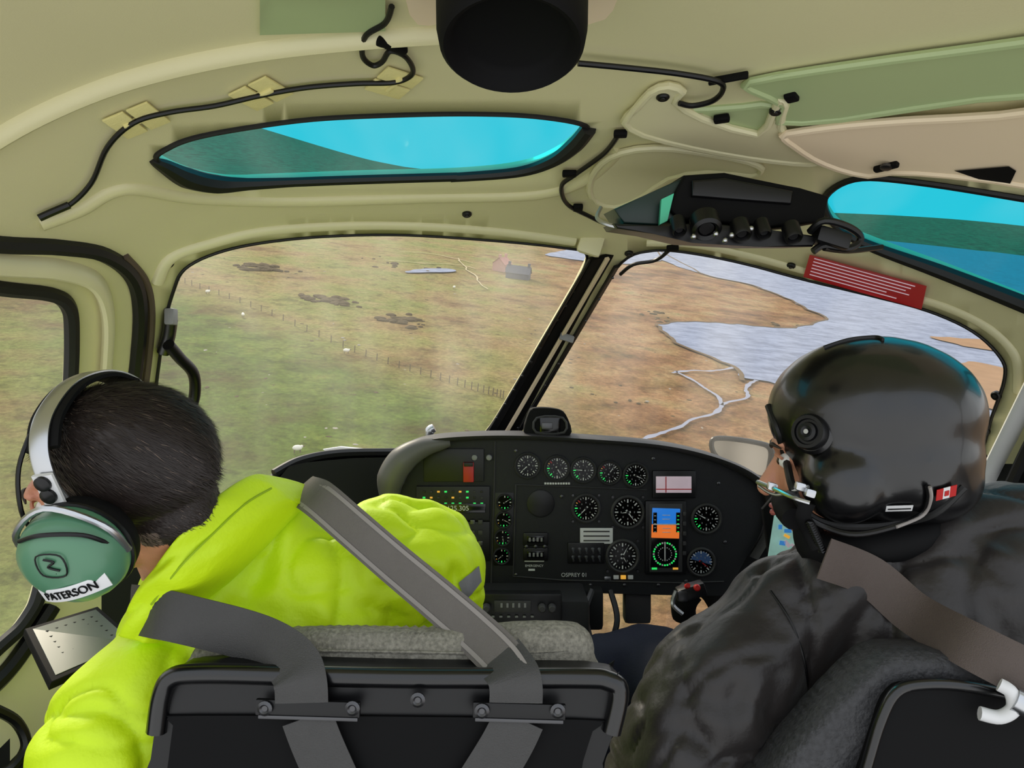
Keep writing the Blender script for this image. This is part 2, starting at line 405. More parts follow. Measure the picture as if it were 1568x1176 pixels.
# ---------- roof cable & tape ----------
cab=empty('roof_cable')
one('cable_run',g_tube([surf(*p,.016) for p in [(62,333),(105,315),(140,280),(165,225),(205,188),(260,172),(330,162),(400,146),(470,134),(545,128),(605,126),(632,112),(622,88),(598,78),(585,95),(570,100),(555,85),(560,55),(590,35),(600,10)]],.0034,8),black,cab)
one('cable_end',g_tube([surf(*p,.016) for p in [(60,334),(80,325),(106,314)]],.0052,8),black,cab)
one('cable_front',g_tube([surf(*p,.024) for p in [(948,205),(925,235),(880,268),(860,285),(868,312),(900,330),(935,345),(980,350)]],.004,8),black,cab)
one('cable_right',g_tube([surf(*p,.034) for p in [(885,97),(960,104),(1040,113),(1100,125),(1106,140),(1090,155),(1060,162),(1040,158)]],.0038,8),black,cab)
one('cable_post',g_tube([surf(*p,.02) for p in [(1030,378),(1005,398),(970,405),(950,420)]],.004,8),black,cab)
mb=MB()
for (u,v,a) in [(210,185,-.25),(400,144,-.12),(603,128,-.02)]:
    n=sN(u,v); R=n.to_track_quat('Z','Y').to_matrix()@Matrix.Rotation(a,3,'Z')
    for dy in (-.016,.016): mb.add(g_box(surf(u,v,.010)+R@V((0,dy,0)),(.052,.028,.003),R,.001),velcro)
    mb.add(g_box(surf(u,v,.013),(.006,.036,.008),R,.002),velcro)
mb.build('cable_tape_pads',cab)
mb=MB()
for (u,v,w,h) in [(600,70,.04,.010),(950,205,.02,.012),(872,266,.024,.012),(1212,148,.016,.018),(1357,255,.036,.010),(1115,120,.05,.005),(1105,182,.022,.012),(885,318,.018,.016),(1030,380,.024,.014)]:
    n=sN(u,v); R=n.to_track_quat('Z','Y').to_matrix(); o_=.04 if (u,v)==(1357,255) else .022
    mb.add(g_box(surf(u,v,o_),(w,h,.010),R,.003),blackm)
mb.add(g_lathe(surf(1357,254,.046),sN(1357,254),[(.008,0),(.008,.004),(.004,.005)],14),steel)
mb.build('cable_clips',cab)
rv=empty('ceiling_air_vent')
axis=V((0,-.28,-1)).normalized(); c=P(784,74,.68)
one('vent_barrel',g_lathe(c,axis,[(.074,-.12),(.070,-.02),(.067,-.004),(.063,0),(.058,-.003),(.054,-.012),(.046,-.018),(.0,-.019)],48),blackm,rv)
one('vent_flange',g_lathe(c-axis*.115,axis,[(.0,-.01),(.088,-.008),(.088,.0),(.078,.004),(0.07,.004)],48),steel,rv)
one('vent_duct_plate',g_patch(sm2([(620,-20),(640,38),(720,30),(900,38),(945,0),(940,-60),(640,-60)],3),.01),pinkish,rv)
one('clear_strip',g_patch([(398,-10),(590,-10),(590,48),(398,54)],.012),greenish,rv)
# ---------- overhead box unit ----------
ob_=empty('overhead_control_unit')
def Q(l,d): return [P(a,b,d) for a,b in l]
one('unit_body',g_prism(Q([(1048,268),(1110,264),(1225,288),(1270,300),(1262,340),(1180,348),(1040,335),(1022,318)],1.02),(.0,.14,.02),.004),blackm,ob_)
one('unit_body_ridge',g_prism(Q([(1060,276),(1110,272),(1215,292),(1212,312),(1060,300)],1.012),(.0,.02,.0),.003),black,ob_)
one('unit_left_wing',g_prism(Q([(940,320),(985,300),(1046,272),(1042,330),(1010,345),(955,342)],1.03),(.0,.12,.02),.003),mat('black_plastic_teal_sheen',(20,44,40),.4),ob_)  # teal sheen of the dark wing put into its base colour
tealp=mat('teal_edge_highlight',(70,190,150),.3,var=.1)
one('unit_edge_highlight',g_prism(Q([(1013,305),(1032,296),(1022,338),(1010,344)],1.012),(0,.01,0)),tealp,ob_)  # teal highlight on the unit's edge, built as a small coloured prism
mb=MB()
mb.add(g_prism(Q([(940,342),(1020,346),(1075,340),(1180,352),(1255,362),(1245,378),(1160,378),(1060,372),(1000,358),(945,350)],1.0),(0,.12,.02),.003),black)
for (u,v,r) in [(1082,350,.020),(1136,358,.013),(1040,352,.010),(1170,356,.010),(1215,362,.012)]:
    c=P(u,v,.99); mb.add(g_lathe(c,(0,-.6,-.8),[(r,-.02),(r,.002),(r*.8,.006),(r*.6,.002),(r*.6,-.01)],24),black); mb.add(g_lathe(c,(0,-.6,-.8),[(r*.55,-.01),(r*.5,.0)],18),steel)
for (u,v) in [(1110,368),(1120,360),(1096,358),(1062,362),(1150,350)]: mb.add(g_ell(P(u,v,.985),(.004,.004,.004),sub=2),silver)
mb.add(g_tube([P(1240,355,1.0),P(1262,338,.98),P(1300,348,.99),P(1318,365,1.0),P(1300,380,1.0),P(1262,376,1.0),P(1245,385,1.0)],.005,8),black)
mb.add(g_tube([P(1262,380,1.0),P(1300,384,1.02),P(1350,378,1.05)],.004,8),black)
mb.add(g_box(P(1272,366,1.0),(.045,.03,.022),Matrix.Rotation(.3,3,'Y'),.004),black)
mb.add(g_tube([P(920,318,1.05),P(915,335,1.03),P(940,346,1.02),P(990,352,1.01)],.003,6),silver)
mb.build('unit_switches',ob_)
one('roof_recess_trim',g_patch([(1462,262),(1545,255),(1556,262),(1545,285),(1500,275)],.040,base=.03),blackm,tp)
# ---------- grab handle left ----------
gh=empty('grab_handle')
one('handle_bar',g_tube([surf(*p,.05) for p in [(258,528),(275,548),(296,572),(298,605),(288,632),(272,645)]],.011,12),black,gh)
one('handle_bracket',g_tube([surf(*p,.02) for p in [(262,488),(258,515),(250,540)]],.012,10),steel,gh)
one('handle_foot',g_tube([surf(*p,.03) for p in [(275,645),(262,640),(250,655)]],.009,10),steel,gh)
one('handle_top',g_box(surf(262,485,.02),(.018,.02,.03),None,.004),refl,gh)
# ---------- instrument panel ----------
ip=empty('instrument_panel'); D=1.62; px=D/K
def I(u,v,o=0.0): 
    p=P(u,v,D); p.y-=o; return p
outl=[(597,738),(604,716),(625,694),(660,680),(720,674),(800,673),(900,678),(1000,686),(1070,700),(1125,720),(1160,745),(1172,775),(1165,815),(1145,850),(1120,895),(1108,912),(900,908),(740,906),(640,930),(600,940)]
face=[I(u,v) for u,v in sm2(outl,3)]
one('panel_face',g_prism(face,(0,.05,0)),panelm,ip)
hp=sm2(outl[:14],5,False); vs=[];fs=[]
cxu,cyv=890,830
for k,(sc,yo) in enumerate([(1.0,.012),(1.012,.03),(1.03,.036),(1.042,.02),(1.045,-.05),(1.02,-.16),(.98,-.24)]):
    for (u,v) in hp:
        uu=cxu+(u-cxu)*sc; v2=cyv+(v-cyv)*(1+(sc-1)*1.6); p=P(uu,v2,D); p.y-=yo; vs.append(p)
n=len(hp)
for k in range(6):
    for i in range(n-1): fs.append([k*n+i,k*n+i+1,(k+1)*n+i+1,(k+1)*n+i])
one('glareshield_hood',(vs,fs),hoodm,ip,angle=60)
one('glareshield_end_pad',g_tube([I(600,760,.03),I(603,730,.04),I(620,702,.04),I(650,684,.03),I(690,677,.02)],[.02,.03,.03,.022,.008],12),mat('pad_grey',(92,90,86),.45),ip)
def gauge(u,v,r,needle=.8,col=white,nm='gauge',arcs=None,square=False,needles=1,half=None):
    R=r*px; c=I(u,v,0); ax=V((0,-1,0)); mb=MB()
    mb.add(g_lathe(c,ax,[(R*1.22,0),(R*1.2,.006),(R*1.08,.009),(R,.007),(R*.97,.002)],32),hoodm)
    mb.add(g_lathe(c,ax,[(R*.98,0),(R*.97,.002)],32),screenk)
    if square: 
        for sx in (-1,1):
            for sz in (-1,1): mb.add(g_lathe(c+V((sx*R*1.05,0,sz*R*1.05)),ax,[(R*.12,0),(R*.1,.004)],8),steel)
    N=24 if r>13 else 12
    if half:
        vs=[c+V((0,-.0024,0))]+[c+V((R*.85*math.sin(a),-.0024,R*.85*math.cos(a))) for a in [half[1]+math.pi*k/12 for k in range(13)]]
        mb.add((vs,[[0,k+1,k+2] for k in range(12)]),half[0])
    for i in range(N):
        a=2*math.pi*i/N
        if r<13 and i>9: continue
        big=i%3==0; w=R*(.045 if big else .025)*(1.6 if r<13 else 1); r0=R*(.66 if big else .78); r1=R*.9
        d=V((math.sin(a),0,math.cos(a))); s=V((math.cos(a),0,-math.sin(a))); o=V((0,-.0028,0))
        m_=white
        if arcs and i in arcs: m_=arcs[i]
        mb.add(([c+o+d*r0-s*w,c+o+d*r1-s*w,c+o+d*r1+s*w,c+o+d*r0+s*w],[[0,1,2,3]]),m_)
        if big and r>15:
            rr=R*.46; q=c+o+d*rr; h=R*.06
            mb.add(([q+V((-h*.6,0,-h)),q+V((h*.6,0,-h)),q+V((h*.6,0,h)),q+V((-h*.6,0,h))],[[0,1,2,3]]),refl)
    for k in range(needles):
        a=needle+k*2.1; L=R*(.78-.25*k)
        d=V((math.sin(a),0,math.cos(a))); s=V((math.cos(a),0,-math.sin(a))); o=V((0,-.0045,0)); ww=.07
        mb.add(([c+o-d*R*.2-s*R*ww,c+o+d*L,c+o-d*R*.2+s*R*ww],[[0,1,2]]),col)
    mb.add(g_lathe(c,ax,[(R*.13,.002),(R*.1,.006)],12),black)
    return mb.build(nm,ip)
gr={i:screeng for i in (14,15,16,17,18)}; gy=dict(gr); gy[20]=amber; gy[21]=redb
g12={1:screeng,2:screeng,5:screeng,6:screeng,7:screeng,8:amber}
gauge(808,713,17,4.0,nm='gauge_clock',needles=1); gauge(853,717,17,2.6,arcs=gy,nm='gauge_torque'); gauge(893,720,17,4.8,arcs=gr,nm='gauge_temperature')
gauge(933,724,16,.6,arcs=gy,nm='gauge_fuel'); gauge(973,728,17,2,arcs=gr,nm='gauge_oil')
gauge(897,778,19,3.9,arcs=gy,nm='gauge_rotor_rpm',square=True); gauge(961,784,22,2.5,nm='gauge_airspeed',needles=2,square=True)
gauge(953,851,22,.5,nm='gauge_altimeter',needles=2,square=True); gauge(1081,794,20,5.2,nm='gauge_vertical_speed',arcs=gr); gauge(1073,860,19,2.2,col=redb,nm='gauge_heading',half=(bluem,-1.3))
mb=MB()
def pb(u,v,w,h,m_,o=.004,t=.006,bev=.0015,a=0): mb.add(g_box(I(u,v,o),(w*px,t,h*px),Matrix.Rotation(a,3,'Y'),bev),m_)
mb.add(g_lathe(I(828,771),(0,-1,0),[(21*px,0),(21*px,.003),(19*px,.004)],32),black)
pb(695,712,92,50,black,.002); pb(694,770,112,52,black,.003,.01); pb(694,828,112,60,black,.003,.01)
pb(718,722,16,30,redb,.010,.012); pb(718,710,14,6,black,.014,.012)
for (u,v) in [(727,700),(749,700)]: mb.add(g_lathe(I(u,v,.004),(0,-1,0),[(.007,0),(.006,.008),(.004,.009)],16),refl)
for r in range(3):
    for k in range(9): pb(650+k*11,752+r*9,4,2.5,[screeng,hoodm,amber][ (r*k+k)%3 ] if (k*7+r*3)%4!=0 else black,.009,.003,.0005)
pb(694,777,100,14,screenk,.010,.004); 
for r in range(4):
    for k in range(8): pb(652+k*12,798+r*16,7,7,hoodm if (k+r)%3 else steel,.010,.006,.001)
pb(1031,741,66,42,black,.004,.012,.003); pb(1030,741,54,25,screenw,.0085,.006,.001)
pb(1030,748,54,1.5,red,.012,.001,.0002); pb(1018,741,1.5,24,red,.012,.001,.0002)
pb(1018,822,62,112,black,.004,.014,.003); pb(1018,822,50,104,hoodm,.0095,.004,.001)
pb(1018,789,42,24,screenb,.0122,.004,.0006,.03); pb(1017,812,42,20,screeno,.0122,.004,.0006,.03); pb(1016,845,42,44,screenk,.0122,.004,.0006,.03)
pb(1018,801,40,1.6,white,.015,.001,.0002); pb(1001,798,6,30,screenk,.0145,.001,.0002); pb(1036,798,6,30,screenk,.0145,.001,.0002)
for v in (787,793,807,813): pb(1018,v,12,1,white,.0152,.001,.0001)
for v in (788,794,800,806,812): pb(1001,v,3,1,white,.0155,.001,.0001); pb(1036,v,3,1,screeng,.0155,.001,.0001)
for i in range(28):
    a=2*math.pi*i/28; c=I(1016+17*math.sin(a),846-17*math.cos(a),.0148); mb.add(g_box(c,(.0035,.0008,.0035),None,0),screeng if i%3 else white)
for i in range(18):
    a=2*math.pi*i/18; c=I(1016+10*math.sin(a),846-10*math.cos(a),.0148); mb.add(g_box(c,(.002,.0008,.002),None,0),white)
pb(1016,843,1.6,26,white,.0152,.001,.0001); pb(1000,868,8,3,screeng,.0152,.001,.0001); pb(1032,868,8,3,amber,.0152,.001,.0001)
for v in (785,800,815,830,845): pb(1046,v,5,6,hoodm,.012,.004,.0006)
pb(913,820,50,24,white,.003,.004,.001); 
for v in (813,820,827): pb(913,v,40,2,hoodm,.0055,.001,.0001)
pb(897,846,56,32,black,.003,.006,.002)
for k in range(5):
    for r in range(2): mb.add(g_lathe(I(877+k*10,840+r*12,.006),(0,-1,-.3),[(.004,0),(.003,.003),(.0018,.012),(.0024,.016)],10),silver)
for k in range(10): pb(835+k*4,740,3,3,white,.003,.002,.0003)
for (u,v) in [(820,825),(820,848)]:
    pb(u,v,38,20,black,.003,.006,.003); pb(u,v,26,11,screenk,.007,.003,.001)
    for k in range(4): pb(u-9+k*6,v,3,6,refl,.009,.001,.0002)
for k in range(3): mb.add(g_lathe(I(806+k*14,836,.004),(0,-1,0),[(.004,0),(.004,.004),(.002,.005)],10),steel)
pb(818,858,30,3,white,.003,.002,.0003); pb(814,872,10,3,white,.003,.002,.0003)
for k in range(3): pb(943+k*11,883,8,6,[white,amber,white][k],.004,.004,.001)
pb(930,885,10,6,silver,.004,.004,.001)
for u in range(800,1110,52): mb.add(g_lathe(I(u,896,.0),(0,-1,0),[(.004,0),(.004,.002),(.002,.003)],10),steel)
for (u,v) in [(790,690),(1000,702),(1060,760),(1110,830),(790,880),(860,760),(1100,740),(1050,890)]: mb.add(g_lathe(I(u,v,.0),(0,-1,0),[(.0045,0),(.004,.002),(.002,.003)],10),steel)
pb(771,810,32,112,black,-.001,.004)
mb.build('panel_instruments',ip)
for i,v in enumerate((769,796,823,851)): gauge(773-i*1.6,v,11,1+i,nm='small_gauge_%d'%(i+1),arcs=g12)
mb=MB()
mb.add(g_tube([I(*p,.002) for p in [(788,742),(900,746),(990,750)]],.0015,6),hoodm)
mb.add(g_tube([I(*p,.002) for p in [(790,742),(788,800),(786,882),(860,888),(1040,892),(1108,890)]],.0018,6,sm=0),hoodm)
mb.add(g_tube([I(*p,.002) for p in [(758,676),(757,740),(752,900)]],.0018,6,sm=0),hoodm)
mb.build('panel_edge_lines',ip)
text('panel_text_callsign','OSPREY 01',.012,I(879,880,.003),(1,0,0),(0,0,1),white,ip)
text('panel_text_radio','125.305',.015,I(702,777,.0135),(1,0,0),(0,0,1),white,ip)
text('panel_text_emergency','EMERGENCY',.007,I(818,866,.003),(1,0,0),(0,0,1),white,ip)
ped=empty('center_pedestal')
one('pedestal_body',g_box(P(800,1010,1.5),(.26,.14,.28),None,.012),dark,ped)
one('pedestal_radio',g_box(P(800,930,1.42),(.15,.03,.06),None,.004),black,ped)
one('pedestal_display',g_box(P(785,928,1.405),(.07,.01,.022),None,.002),hoodm,ped)
mb=MB()
for u in (745,830,845): mb.add(g_lathe(P(u,930,1.4),(0,-1,0),[(.008,0),(.007,.012),(.005,.014)],16),hoodm)
for k in range(6): mb.add(g_box(P(755+k*12,944,1.402),(.006,.006,.003),None,.001),refl)
for k in range(5): mb.add(g_box(P(768+k*9,927,1.399),(.004,.002,.008),None,.0),refl)
mb.build('pedestal_knobs',ped)
mb=MB()
mb.add(g_tube([P(870,905,1.55),P(880,930,1.5),P(860,960,1.46)],.005,8),black)
mb.add(g_tube([P(905,905,1.55),P(895,940,1.5),P(905,990,1.46)],.008,8),steel)
mb.add(g_tube([P(935,905,1.55),P(945,950,1.5),P(930,1000,1.46)],.006,8),black)
mb.add(g_tube([P(850,915,1.5),P(846,935,1.48),P(850,950,1.47)],.008,8),silver)
mb.add(g_box(P(975,925,1.66),(.06,.04,.08),None,.01),hoodm); mb.add(g_box(P(905,930,1.6),(.05,.04,.09),None,.01),dark)
mb.build('under_panel_cables_and_pedals',ped)
mc=empty('magnetic_compass')
one('compass_case',g_prism(Q(sm2([(806,668),(810,632),(820,625),(850,626),(866,634),(872,668)],4),1.60),(0,.08,0),.004),blackm,mc)
one('compass_window',g_box(P(842,650,1.598),(.045,.01,.035),None,.006),screenk,mc)
one('compass_card',g_box(P(838,652,1.592),(.024,.004,.014),None,.003),steel,mc)
one('compass_face_frame',g_tube([P(822,640,1.597),P(862,640,1.597),P(864,662,1.597),P(821,662,1.597)],.003,6,True,sm=3),hoodm,mc)
one('cowl_white_vent',g_prism(Q([(494,688),(520,684),(560,688),(548,697),(510,700)],1.85),(0,.02,0),.002),white)
one('air_temperature_probe',g_tube([P(655,676,1.72),P(658,660,1.72),P(665,655,1.72)],[.008,.012,.01],10),silver)
one('nose_sill_trim',g_tube([surf(*p,.01) for p in [(420,726),(460,706),(520,695),(610,693),(700,690)]],.012,8),black)
one('nose_footwell_liner',g_patch(sm2([(425,735),(500,705),(640,700),(760,700),(1160,760),(1160,900),(900,900),(700,1000),(420,900)],3),.03),dark)
mi=empty('external_mirror')
mpts=[(1090,676),(1108,671),(1160,678),(1182,688),(1181,715),(1172,733),(1140,722),(1098,700)]
mir=mat('mirror_glass',(165,152,134),.15,metal=.6,var=.2,scale=4)
one('mirror_glass',g_prism(Q(sm2(mpts,3),2.3),(0,.02,0)),mir,mi)
one('mirror_frame',g_tube(Q(mpts,2.29),.008,8,True),black,mi)
one('mirror_arm',g_tube([P(1140,722,2.3),P(1150,760,2.25),P(1130,800,2.1)],.01,8),black,mi)
cy=empty('cyclic_stick')
one('stick_tube',g_tube([P(1065,1150,1.2),P(1062,1040,1.3),P(1055,950,1.36),P(1052,925,1.36)],.014,12),black,cy)
mb=MB(); mb.add(g_tube([P(1046,945,1.35),P(1048,920,1.34),P(1060,905,1.34)],[.02,.024,.022],14),blackm); mb.add(g_box(P(1058,905,1.32),(.05,.03,.025),Matrix.Rotation(-.3,3,'Y'),.006),black)
mb.add(g_box(P(1045,912,1.31),(.018,.012,.02),None,.004),steel); mb.add(g_lathe(P(1066,900,1.31),(0,-1,.3),[(.006,0),(.006,.008),(.004,.01)],12),redb); mb.add(g_lathe(P(1052,898,1.31),(0,-1,.5),[(.005,0),(.004,.01)],12),redb)
mb.add(g_tube([P(1035,905,1.31),P(1030,925,1.31),P(1045,940,1.31)],.004,6),silver)
mb.build('stick_grip',cy)
# ---------- SEATS ----------
st=empty('passenger_seat')
glossb=mat('gloss_black_rail',(6,6,8),.28,var=.1,coat=.3)
sh=[(235,1330),(228,1200),(240,1100),(250,1048),(275,1026),(330,1019),(600,1027),(900,1030),(940,1036),(955,1060),(940,1120),(915,1200),(905,1330)]
one('seat_back_shell',g_prism(Q(sm2(sh,3),.80),(0,.035,0),.008),black,st)
one('seat_back_inset',g_prism(Q(sm2([(262,1330),(256,1200),(268,1110),(300,1096),(880,1102),(905,1118),(885,1200),(875,1330)],3),.796),(0,.01,0),.002),blackm,st)
one('seat_top_rail',g_tube(Q([(240,1120),(248,1066),(264,1038),(310,1031),(450,1034),(640,1038),(880,1038),(930,1042),(948,1060),(936,1120)],.80),.011,12,upv=None),glossb,st)
def cushion(name,pts,d,th,m_,par,puff=.03,wid=34,st_=14):
    lp=sm2(pts,8); a,b=cdt([lp],bbgrid(lp,st_),lambda x,y:inpoly(x,y,lp)); 
    def edged(x,y): return min(math.hypot(x-q[0],y-q[1]) for q in lp)
    n=len(a); fr=[]; bk=[]
    for p in a:
        e=min(1,edged(p.x,p.y)/wid); h=math.sqrt(1-(1-e)**2) if e<1 else 1; w_=.003*noise.noise(V((p.x*.02,p.y*.02,0)))
        q=P(p.x,p.y,d); q.y-=(puff+w_)*h; fr.append(q)
        q=P(p.x,p.y,d); q.y+=th*h; bk.append(q)
    fs=[f for f,_,_ in b]; fs2=[[i+n for i in f][::-1] for f in fs]
    bmx=bmesh.new(); vv=[bmx.verts.new(q) for q in fr+bk]
    for f in fs+fs2:
        try: bmx.faces.new([vv[i] for i in f])
        except: pass
    bmesh.ops.remove_doubles(bmx,verts=bmx.verts,dist=.0004)
    bmx.verts.index_update()
    vf=([v.co.copy() for v in bmx.verts],[[v.index for v in f.verts] for f in bmx.faces]); bmx.free()
    return one(name,vf,m_,par,angle=180)
cushion('seat_back_cushion',[(292,1060),(294,1002),(325,978),(420,965),(520,959),(640,963),(740,958),(800,951),(870,952),(900,966),(910,1000),(902,1060),(600,1070)],.86,.03,tweed,st,.024,40,7)
one('cushion_seam',g_tube([P(u,v,d) for u,v,d in [(300,1000,.853),(360,994,.838),(480,996,.836),(600,998,.836),(740,1000,.836),(860,996,.838),(900,985,.85)]],.0018,6),tweed,st)
mb=MB()
for (a,b,z) in [(392,552,1084),(724,866,1088)]:
    mb.add(g_box(P((a+b)/2,z,.785),((b-a)/K*.785,.006,.017),Matrix.Rotation(.03,3,'Y'),.002),black)
    mb.add(g_box(P((a+b)/2,z+15,.783),((b-a)/K*.785*.95,.004,.004),Matrix.Rotation(.03,3,'Y'),.001),steel)
    for u in (a+14,b-12): mb.add(g_lathe(P(u,z,.781),(0,-1,0),[(.008,0),(.008,.002),(.005,.004),(.003,.002)],16),steel)
mb.add(g_lathe(P(640,1071,.785),(0,-1,0),[(.008,0),(.008,.002),(.005,.004),(.003,.002)],16),steel)
mb.build('seat_brackets',st)
one('seat_pan',g_box(P(590,1400,1.05),(.48,.5,.12),None,.04,4),tweed,st)
ps=empty('pilot_seat')
cushion('pilot_seat_mesh_back',[(1120,1300),(1180,1176),(1235,1105),(1290,1045),(1335,1003),(1375,991),(1440,996),(1568,1028),(1750,1080),(1800,1300)],.80,.06,seatmesh,ps,.02,26,10)
one('pilot_seat_shell',g_prism(Q(sm2([(1290,1300),(1320,1190),(1345,1110),(1368,1062),(1400,1050),(1480,1052),(1600,1075),(1800,1120),(1800,1300)],3),.765),(0,.03,0),.006),blackm,ps)
one('pilot_seat_rail',g_tube(Q([(1300,1260),(1325,1180),(1348,1105),(1372,1060),(1410,1048),(1480,1051),(1600,1076),(1800,1120)],.765),.006,10),glossb,ps)
mb=MB(); mb.add(g_tube([P(1530,1048,.745),P(1548,1060,.74),P(1552,1085,.74),P(1530,1098,.745),P(1500,1092,.75)],.007,10),white); mb.add(g_tube([P(1552,1070,.74),P(1580,1085,.735),P(1600,1100,.74)],.012,10),silver)
mb.build('pilot_seat_latch',ps)
# ---------- PEOPLE ----------
def head(name,o,F,U,hair_fn,parent,face=True,hair=True,sk=skin,neck=None,nr=.058):
    F=V(F).normalized(); U=V(U); U=(U-F*U.dot(F)).normalized(); R=F.cross(U)
    Mx=Matrix((R,F,U)).transposed()
    L=lambda x,y,z: o+Mx@V((x,y,z))
    parts=[g_ell(L(0,-.012,.045),(.076,.096,.083),Mx),g_ell(L(0,.035,-.01),(.064,.062,.085),Mx),g_ell(L(0,.052,-.068),(.042,.042,.036),Mx),
      g_caps(L(0,.088,.012),.009,L(0,.112,-.028),.013),g_ell(L(0,.085,.03),(.05,.016,.012),Mx),g_ell(L(-.04,.07,-.025),(.02,.02,.02),Mx),g_ell(L(.04,.07,-.025),(.02,.02,.02),Mx),
      g_ell(L(0,.095,-.058),(.022,.012,.012),Mx),g_caps(L(0,-.035,-.02),nr,neck if neck else L(0,-.055,-.17),nr)]
    for s in (-1,1): parts+= [g_ell(L(s*.078,-.008,0),(.009,.02,.032),Mx),g_ell(L(s*.084,-.016,.008),(.007,.014,.022),Mx)]
    ob=blob(name+'_skin',parts,sk,parent,.0042,4,nz=(60,.0006))
    inv=Mx.transposed(); me=ob.data
    if hair:
        me.materials.append(hairm); me.materials.append(hairg)
        for p in me.polygons:
            q=inv@(p.center-o); k=hair_fn(q)
            if k: p.material_index=k
        mb=MB(); hv={1:[],2:[]}
        polys=[p for p in me.polygons if p.material_index>0]
        for i in range(30000):
            p=random.choice(polys); q=inv@(p.center-o)
            vsx=[me.vertices[j].co for j in p.vertices]; w=[random.random() for _ in vsx]; s=sum(w); c=sum((a*b for a,b in zip(vsx,w)),V((0,0,0)))/s
            comb=Mx@V((random.uniform(-.15,.15),-.6,-.5)); cb=comb-p.normal*comb.dot(p.normal); t=(p.normal*random.uniform(.1,.32)+cb*1.2+V([random.uniform(-.13,.13) for _ in range(3)])).normalized()
            Ln=random.uniform(.009,.017) if q.z>.0 else random.uniform(.003,.007)
            sd=t.cross(p.normal).normalized()*.0005
            mk=p.material_index
            if mk==1 and random.random()<(.03 if q.y<.0 else .2): mk=2
            if mk==2 and random.random()<.5: mk=1
            hv[mk].append((c-sd,c+sd,c+t*Ln))
        for k,mt in ((1,hairm),(2,hairg)):
            vs=[];fs=[]
            for a,b,c in hv[k]: n=len(vs); vs+=[a,b,c]; fs.append([n,n+1,n+2])
            if vs: mb.add((vs,fs),mt)
        mb.build(name+'_hair_strands',parent,fixn=False)
    mb=MB()
    for s in (-1,1):
        mb.add(g_ell(L(s*.031,.082,.008),(.012,.012,.011),Mx,2),eyew); mb.add(g_ell(L(s*.031,.0925,.008),(.005,.003,.005),Mx,2),iris)
        mb.add(g_tube([L(s*.016,.1,.026),L(s*.032,.099,.031),L(s*.048,.088,.025)],[.002,.003,.001],6),hairm)
        mb.add(g_tube([L(s*.018,.092,.012),L(s*.031,.0955,.017),L(s*.044,.088,.012)],.0022,6),sk)
    mb.add(g_tube([L(-.022,.1,-.056),L(0,.108,-.054),L(.022,.1,-.056)],[.001,.004,.001],8),lipm); mb.add(g_tube([L(-.018,.1,-.062),L(0,.107,-.063),L(.018,.1,-.062)],[.001,.005,.001],8),lipm)
    mb.build(name+'_face_features',parent)
    return L,Mx
def hand(name,o,fd,pn,side,parent,mt=skin):
    fd=V(fd).normalized(); pn=V(pn); pn=(pn-fd*pn.dot(fd)).normalized(); s=fd.cross(pn)*side
    L=lambda x,y,z: o+s*x+fd*y+pn*z
    parts=[g_ell(L(0,.045,0),(.042,.05,.016),Matrix((s,fd,pn)).transposed()),g_caps(L(0,-.02,0),.026,L(0,.02,0),.027)]
    for k,(x,ln) in enumerate([(-.03,.068),(-.01,.078),(.011,.073),(.03,.058)]):
        a=L(x,.08,0); b=L(x*1.05,.08+ln*.42,.012); c=L(x*1.02,.08+ln*.6,.034); d=L(x,.08+ln*.5,.052)
        parts+=[g_caps(a,.0095,b,.009,10),g_caps(b,.009,c,.0085,10),g_caps(c,.0085,d,.0075,10)]
    parts+=[g_caps(L(-.03,.02,.004),.013,L(-.056,.045,.02),.011,10),g_caps(L(-.056,.045,.02),.011,L(-.052,.075,.036),.009,10)]
    return blob(name,parts,mt,parent,.0035,2)
def pl3(*a): return [P(*q) for q in a]
pa=empty('passenger_in_hivis_jacket')
def hf(q):
    line=-.045 if q.y<-.02 else -.02
    if q.y<-.045: line=-.085
    if q.z>line and q.y<.035: return 2 if (q.z<line+.02 or (q.y>.01 and q.z<.06)) else 1
    if q.z>.07 and q.y<.075: return 2 if q.y>.05 else 1
    return 0
axv=V((-.05,-.90,-.42)).normalized()
Fp=V((-.97,.0,-.16)); Fp=(Fp-axv*Fp.dot(axv)).normalized(); Rv=-axv; Up=Rv.cross(Fp)
ho=P(205,751,.835)
L,Mx=head('passenger',ho,Fp,Up,hf,pa,sk=skin2,neck=P(295,900,1.03),nr=.054)
jc=[ (pl3((300,1000,.86),(380,900,.92),(450,800,.93)),.018,.012),(pl3((300,970,.86),(360,940,.9),(430,940,.92)),.016,.010),
 (pl3((520,900,.94),(590,850,.94),(680,800,.98)),.015,.013),(pl3((560,940,.95),(640,890,.95),(700,820,1.0)),.013,.013),(pl3((440,850,.92),(500,900,.92),(560,950,.94)),.015,.012),
 (pl3((690,800,1.0),(706,850,1.0),(690,930,1.05)),.013,.013),(pl3((640,780,1.0),(676,830,.98),(690,890,1.0)),.011,.010),
 (pl3((80,1060,.80),(190,1050,.78),(280,1010,.8)),.014,.012),(pl3((60,1140,.78),(150,1090,.76),(240,1090,.77)),.014,.012),(pl3((170,1190,.76),(200,1100,.76),(250,1020,.78)),.013,.011)]
